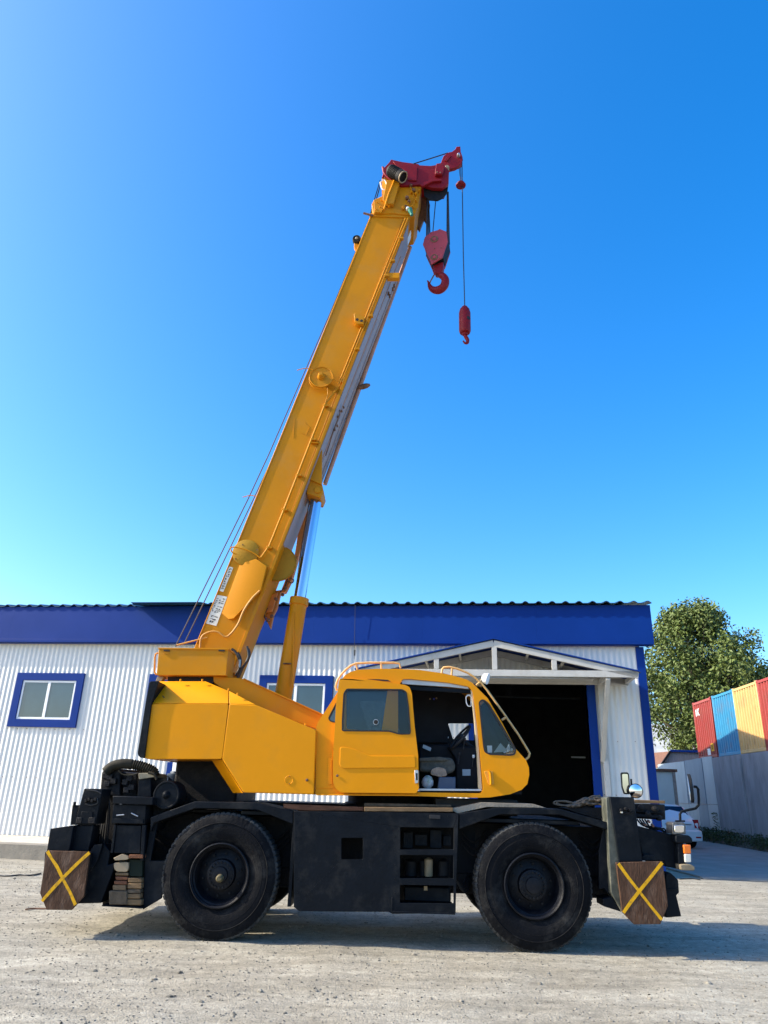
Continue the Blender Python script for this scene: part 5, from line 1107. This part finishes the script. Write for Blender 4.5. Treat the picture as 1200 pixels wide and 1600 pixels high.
# bank and weeds
bank = mesh('terrain', [(x, y, z) for x, y, z in ((15.4, 41, .0), (14.5, 34.4, .037), (14.05, 28.3, .037), (13.4, 20, .037), (13.95, 20.6, .5), (14.45, 28.3, .45), (14.95, 34.4, .42), (15.6, 41, .4), (40, 20, .6), (40, 41, .6), (40, 75, .6), (16, 75, .4))], [(0, 1, 6, 7), (1, 2, 5, 6), (2, 3, 4, 5), (4, 8, 9, 7, 6, 5), (7, 9, 10, 11)], mat('weedy_soil', (.07, .06, .04), .95, var=.4, scale=6, bump=.5), None)
tag(bank, kind='structure')
def leafmat(name, c, v=.35):
    m = mat(name, c, .55, var=v, scale=.9, spec=.3); n = m.node_tree; b = n.nodes['Principled BSDF']
    b.inputs['Subsurface Weight'].default_value = 0.0
    return m
LF = leafmat('tree_foliage', (.10, .135, .03)); WD = leafmat('weed_foliage', (.045, .065, .022), .5)
def leaves(bm, c, n, r, size, rg, up_=.5, seed=0):
    for k in range(n):
        d = Vector((rg.gauss(0, 1), rg.gauss(0, 1), rg.gauss(0, 1))).normalized()*r*rg.random()**.4
        p = c+d; nn = (d.normalized()*.6+Vector((rg.uniform(-1, 1), rg.uniform(-1, 1), rg.uniform(-.4, 1)))).normalized(); t = nn.orthogonal().normalized(); t = (Matrix.Rotation(rg.random()*6.28, 3, nn) @ t); b = nn.cross(t); s_ = size*rg.uniform(.6, 1.3)
        v = [bm.verts.new(p+t*s_), bm.verts.new(p+b*s_*.5+nn*s_*.15), bm.verts.new(p-t*s_), bm.verts.new(p-b*s_*.5+nn*s_*.1)]
        bm.faces.new(v)
rg = random.Random(11); bm = bmesh.new()
for k in range(420):
    t = rg.random(); y = 20.5+t*17; x = 13.45+(y-20)*.078+rg.uniform(-.05, .65)
    leaves(bm, Vector((x, y, .12+rg.uniform(0, .32))), 26, .28, .055, rg)
for k in range(8):
    q = FA+fd*(cw_s-.3+rg.uniform(-.15, .25)); leaves(bm, Vector((q.x-.1, q.y, .5+k*.1)), 14, .16, .04, rg)
tag(bmobj('weeds', bm, WD, None, None), 'low dark green weeds along the foot of the grey concrete wall', 'weeds', kind='stuff')
# shipping containers, end walls to the yard
def corr(colr, dirtc): return mat('container_paint', colr, .5, var=.08, scale=1.5, dirt=dirtc, dirt_amt=.5, dscale=2.2, stretch=(1, 1, .6))
CY = [(15.30, 36.0, 'brick red', (.30, .035, .022)), (15.08, 33.35, 'bright blue', (.03, .24, .42)), (14.90, 30.95, 'sandy yellow', (.62, .40, .14)), (14.72, 28.52, 'rusty red', (.33, .045, .03))]
def text_mesh(s, size, m, parent, M):
    cu = bpy.data.curves.new('lettering', 'FONT'); cu.resolution_u = 3; cu.body = s; cu.size = size; cu.extrude = .003; cu.align_x = 'CENTER'; cu.align_y = 'CENTER'; cu.offset = size*.02
    t = bpy.data.objects.new('tmp', cu); me = bpy.data.meshes.new_from_object(t); bpy.data.objects.remove(t)
    me.materials.clear(); me.transform(M); return link('lettering', me, m, parent)
conts = []
for i, (cx_, cy_, nm, colr) in enumerate(CY):
    labs = ['brick red shipping container with a white K, farthest of the row, next to the tree', 'bright blue shipping container between the brick red and the sandy yellow one', 'sandy yellow shipping container with rust marks, third in the row', 'rusty red shipping container with a small yellow mark, nearest and cut by the right edge']
    Cn = empty('shipping_container', (cx_, cy_, 3.5), R(-4.5)-math.pi/2, labs[i], 'container', 'shipping containers in a row above the concrete wall')
    # local x runs along the end wall (towards the camera), local y away from the yard
    Mt = corr(colr, (.20, .09, .05)); W_, H_ = 2.44, 2.6; L_ = 6.0
    box('body', .06, W_-.06, .12, L_, .05, H_-.05, Mt, Cn, .01, 1)
    n = 9; vs = []; fs = []; pr = [0, 0, 1, 1]
    pts = []
    for k in range(n):
        x0 = .09+(W_-.18)*k/n; w1 = (W_-.18)/n; pts += [(x0, 0), (x0+w1*.35, 0), (x0+w1*.5, 1), (x0+w1*.85, 1)]
    pts.append((W_-.09, 0))
    for x, d_ in pts: y = .015+d_*.075; vs += [(x, y, .14), (x, y, H_-.12)]
    fs = [(2*k, 2*k+2, 2*k+3, 2*k+1) for k in range(len(pts)-1)]
    me = bpy.data.meshes.new('end_wall'); me.from_pydata(vs, [], fs); link('end_wall', me, Mt, Cn)
    for nm_, x0, x1, z0, z1 in (('corner_post', 0, .09, .0, H_), ('corner_post', W_-.09, W_, 0, H_)): box(nm_, x0, x1, -.005, .13, z0, z1, Mt, Cn, .01, 1)
    box('top_rail', .092, W_-.092, 0, .13, H_-.12, H_-.01, Mt if i else corr((.36, .07, .05), (.3, .1, .08)), Cn, .01, 1); box('bottom_rail', .092, W_-.092, 0, .13, .01, .14, Mt, Cn, .01, 1)
    for x0 in (0, W_-.1):
        for z0 in (-.012, H_-.09): box('corner_casting', x0-.006, x0+.11, -.012, .15, z0, z0+.11, Mt, Cn, .01, 1)
    conts.append(Cn)
Mx = lambda x, z, y=.02: Matrix.Translation((x, y, z)) @ Matrix.Rotation(R(90), 4, 'X')
box('white_label', .30, .40, .008, .016, 1.95, 2.26, WHT, conts[0], 0)
text_mesh('K', .46, WHT, conts[0], Mx(.66, 2.10, .006))
box('white_label', 1.25, 1.62, .008, .016, .10, .42, WHT, conts[0], 0); box('yellow_label', 1.75, 2.1, .008, .016, .28, .62, XYEL, conts[0], 0)
text_mesh('E', .26, BLK, conts[0], Mx(1.92, .45, .004))
box('yellow_label', 1.55, 1.72, .005, .012, 1.7, 1.92, XYEL, conts[3], 0)

# white parked car (tail towards the yard)
CAR = empty('parked_car', (11.15, 28.75, .037), R(4), 'white car parked beyond the warehouse corner, seen from behind the crane', 'car')
def car():
    secs = []   # (y, half width low, half width belt, half width roof, z low, z belt, z roof)
    data = [(0.0, .70, .76, .70, .42, .80, .86), (.10, .82, .84, .74, .26, .90, .99), (.35, .85, .855, .72, .22, .95, 1.10), (.75, .86, .86, .60, .22, .97, 1.42), (1.1, .86, .86, .585, .22, .97, 1.49), (2.0, .86, .86, .58, .22, .96, 1.50), (2.5, .86, .86, .585, .22, .95, 1.44), (3.2, .86, .85, .72, .22, .92, .98), (4.0, .84, .82, .66, .24, .80, .84), (4.25, .70, .68, .55, .38, .66, .69)]
    bm = bmesh.new(); rings = []
    for y, a, b, c, z0, z1, z2 in data:
        half = [(a*.9, z0), (a, z0+.12), (a+.01, (z0+z1)/2), (b, z1-.05), (b-.02, z1), (c+.03, z2-.05), (c*.8, z2), (0, z2+.015)]
        ring = [bm.verts.new((x, y, z)) for x, z in half]+[bm.verts.new((-x, y, z)) for x, z in half[-2::-1]]; rings.append(ring)
    n = len(rings[0])
    for A, B in zip(rings, rings[1:]):
        for k in range(n): bm.faces.new((A[k], A[(k+1) % n], B[(k+1) % n], B[k]))
    bm.faces.new(rings[0]); bm.faces.new(rings[-1][::-1]); bmesh.ops.bevel
    o = bmobj('body', bm, CARP, CAR, 40); return o
car()
# glass
mesh('rear_window', [(-.62, .415, 1.085), (.62, .415, 1.085), (.53, .735, 1.385), (-.53, .735, 1.385)], [(0, 1, 2, 3)], CGL, CAR)
bpy.data.objects['rear_window.001' if 'rear_window.001' in bpy.data.objects else 'rear_window'].location = (0, -.035, .028)
for s in (-1, 1):
    mesh('side_window', [(s*.80, .62, 1.02), (s*.875, 3.0, 1.0), (s*.66, 2.45, 1.37), (s*.655, .98, 1.40)], [(0, 1, 2, 3)], CGL, CAR)
    mesh('tail_lamp', [(s*.60, .02, .98), (s*.83, .10, .98), (s*.865, .26, .95), (s*.865, .24, .72), (s*.83, .03, .68), (s*.62, -.03, .70), (s*.60, .2, .98), (s*.62, .2, .70)], [(0, 1, 4, 5), (1, 2, 3, 4), (0, 5, 7, 6)], RDL, CAR)
    for y in (.72, 3.45):
        wv = bpy.data.objects.new('wheel', None); COL.objects.link(wv); wv.parent = CAR; wv.location = (s*.76, y, .31)
        lathe('tyre', (0, 0, 0), (1, 0, 0), [(-.10, .2), (-.10, .29), (-.07, .31), (.07, .31), (.10, .29), (.10, .2)], RUB, wv, 24)
        lathe('rim', (0, 0, 0), (1, 0, 0), [(-.08, .2), (-.06, .06), (0, 0)] if s < 0 else [(0, 0), (.06, .06), (.08, .2)], STL, wv, 18)
prism('rear_bumper', [(-.84, .24), (.84, .24), (.86, .45), (.84, .62), (-.84, .62), (-.86, .45)], -.09, .22, CARP, CAR, (), .05, 3)
mesh('boot_trim', [(-.5, -.02, .79), (.5, -.02, .79), (.5, -.03, .83), (-.5, -.03, .83)], [(0, 1, 2, 3)], STL, CAR)
box('number_plate', -.26, .26, -.035, -.02, .65, .76, WHT, CAR, .004)
box('reflector', .58, .78, -.098, -.088, .36, .41, RDL, CAR, .004); box('reflector', -.78, -.58, -.098, -.088, .36, .41, RDL, CAR, .004)
lathe('badge', (0, -.02, .88), (0, 1, 0), [(-.01, 0), (-.01, .05), (.03, .055)], STL, CAR, 16)
# neighbours seen between the corner and the fence
def prj(px, py, Y):
    r_ = ray(px, py); t = Y/r_.y; return Vector((r_.x*t, Y, EYE+r_.z*t))
NB = empty('pale_garage', (0, 0, 0), 0, 'pale grey-green steel garage box standing behind the white car', 'garage')
a, b = prj(1012, 1205, 34), prj(1053, 1205, 34); 
box('garage_wall', a.x-1, b.x, 34, 38, 0, a.z, mat('pale_green_grey_paint', (.60, .64, .58), .6, var=.08, scale=1), NB, .02, 1)
box('garage_roof', a.x-1.1, b.x+.12, 33.9, 38.1, a.z+.002, a.z+.12, RST, NB, .01, 1)
box('garage_corner_post', b.x-.10, b.x+.03, 33.93, 33.998, 0, a.z-.01, mat('rusty_beige_paint', (.33, .27, .22), .7, var=.3, scale=5), NB, .01, 1)
SH = empty('small_shed', (0, 0, 0), 0, 'small shed with pinkish corrugated gable wall and thin blue ridge behind the garage', 'shed')
s1_, s2_, s3_, s4_ = prj(1031, 1197, 44), prj(1046, 1174, 44), prj(1100, 1176, 44), prj(1100, 1196, 44)
PKW = mat('pink_beige_sheet', (.50, .38, .33), .6, var=.1, scale=2)
base = prj(1031, 1215, 44).z
n = 26; vs = []; fs = []
for k in range(n+1):
    x = s1_.x+(s4_.x-s1_.x)*k/n; f = min(1, max(0, (x-s1_.x)/(s2_.x-s1_.x))); zt_ = s1_.z+(s2_.z-s1_.z)*f
    for e_, yy in ((0, 44.0), (.5, 43.93)): xx = x+e_*(s4_.x-s1_.x)/n; vs += [(xx, yy, 0), (xx, yy, zt_-.02)]
fs = [(2*k, 2*k+2, 2*k+3, 2*k+1) for k in range(len(vs)//2-1)]
me = bpy.data.meshes.new('shed_wall'); me.from_pydata(vs, [], fs); link('shed_wall', me, PKW, SH)
bar('ridge_trim', (s2_.x, 43.85, s2_.z+.03), (s4_.x+1, 43.85, s2_.z+.03), .12, .1, BLUE, SH)
bar('verge_board', (s1_.x-.1, 43.85, s1_.z-.1), (s2_.x, 43.85, s2_.z), .10, .1, BLK2, SH)
mesh('shed_roof', [(s2_.x, 43.9, s2_.z), (s4_.x+1, 43.9, s2_.z), (s4_.x+1, 50, s2_.z+.1), (s2_.x, 50, s2_.z+.1), (s1_.x-.2, 43.9, s1_.z-.1), (s1_.x-.2, 50, s1_.z-.1)], [(0, 1, 2, 3), (0, 3, 5, 4)], RST, SH)
BG = empty('grey_hall', (0, 0, 0), 0, 'large hall with a pale grey sloping roof rising behind the small shed', 'building')
g1, g2, g3, g4 = prj(985, 1196, 58), prj(1110, 1196, 58), prj(1110, 1140, 70), prj(985, 1128, 70)
mesh('hall_roof', [g1, g2, g3, g4, g1-Vector((0, 0, .2)), g2-Vector((0, 0, .2)), g3-Vector((0, 0, .2)), g4-Vector((0, 0, .2))], [(0, 1, 2, 3), (7, 6, 5, 4), (0, 4, 5, 1), (1, 5, 6, 2), (2, 6, 7, 3), (3, 7, 4, 0)], mat('asbestos_cement_sheet', (.42, .42, .38), .85, var=.12, scale=.6, dirt=(.2, .2, .17), dirt_amt=.4, dscale=.5), BG)
box('hall_wall', g1.x+.3, g2.x-.3, 58.3, 69.5, 0, g1.z-.25, CONC, BG, 0)

# ================================================================== trees
BARK = mat('tree_bark', (.10, .08, .06), .9, var=.3, scale=6, bump=.5)
def tree(base, H_, cr, label, n_cl, seed, lsize=.16, per=70, low=.0):
    rg = random.Random(seed); T = empty('tree', base, 0, label, 'tree'); bm = bmesh.new()
    top = Vector((0, 0, H_*.8)); sweep(bm, [Vector((0, 0, -.2)), Vector((.1, 0, H_*.25)), Vector((-.1, .1, H_*.5)), top], [.28, .22, .15, .05], 10)
    cl = []
    for k in range(n_cl):
        a = rg.random()*6.283; h = rg.random()**.8; rmax = cr*(math.sin(math.pi*min(1, .16+h*.80))**.75)
        rr_ = rmax*(rg.random()**.45)*rg.uniform(.85, 1.08)
        c = Vector((math.cos(a)*rr_, math.sin(a)*rr_, H_*(low+(1-low)*h))); cl.append(c)
    for c in cl[::4]:
        z0 = max(H_*.15, c.z*.55); st_ = Vector((0, 0, z0)); mid_ = st_.lerp(c, .5)+Vector((0, 0, .3)); sweep(bm, smoothpts([st_, mid_, c], 3), [.07-.009*i for i in range(7)], 5)
    bmobj('trunk', bm, BARK, T)
    bm = bmesh.new()
    for c in cl: leaves(bm, c, per, cr*rg.uniform(.12, .24), lsize, rg)
    bmobj('crown', bm, LF, T, None); return T
tb = prj(1103, 1150, 46); tt = prj(1110, 950, 46)
tree((tb.x, 46, .4), tt.z-.6, 4.35, 'tall leafy green tree standing behind the containers and the grey hall', 290, 3, .12, 125, .30)
t2 = prj(1215, 1065, 40); tree((t2.x, 46, .4), prj(1205, 1030, 46).z-.4, 3.2, 'darker tree at the right edge, only its upper leaves showing behind the rusty red container', 90, 8, .15, 70, .4)

# ================================================================== bits on the ground
def gp(px, py, z=.012): r_ = ray(px, py); t = (z-EYE)/r_.z; return Vector((r_.x*t, r_.y*t, z))
o = tube('cable_offcut', [gp(-10, 1366), gp(10, 1369), gp(30, 1367), gp(48, 1367.5), gp(64, 1364.5)], .014, RUBH, None, 6, True); tag(o, 'short black cable lying on the gravel at the left edge', 'cable')
o = tube('thin_rod', [gp(40, 1421), gp(52, 1419.5), (gp(75, 1420))], .010, RST, None, 6, True); tag(o, 'thin rusty rod lying on the gravel under the left outrigger board', 'rod')
o = tube('thin_rod', [gp(1062, 1373.5), gp(1080, 1372.8), gp(1094, 1374.5)], .010, BLK2, None, 6, True); tag(o, 'dark thin rod lying by the asphalt edge right of the crane', 'rod')
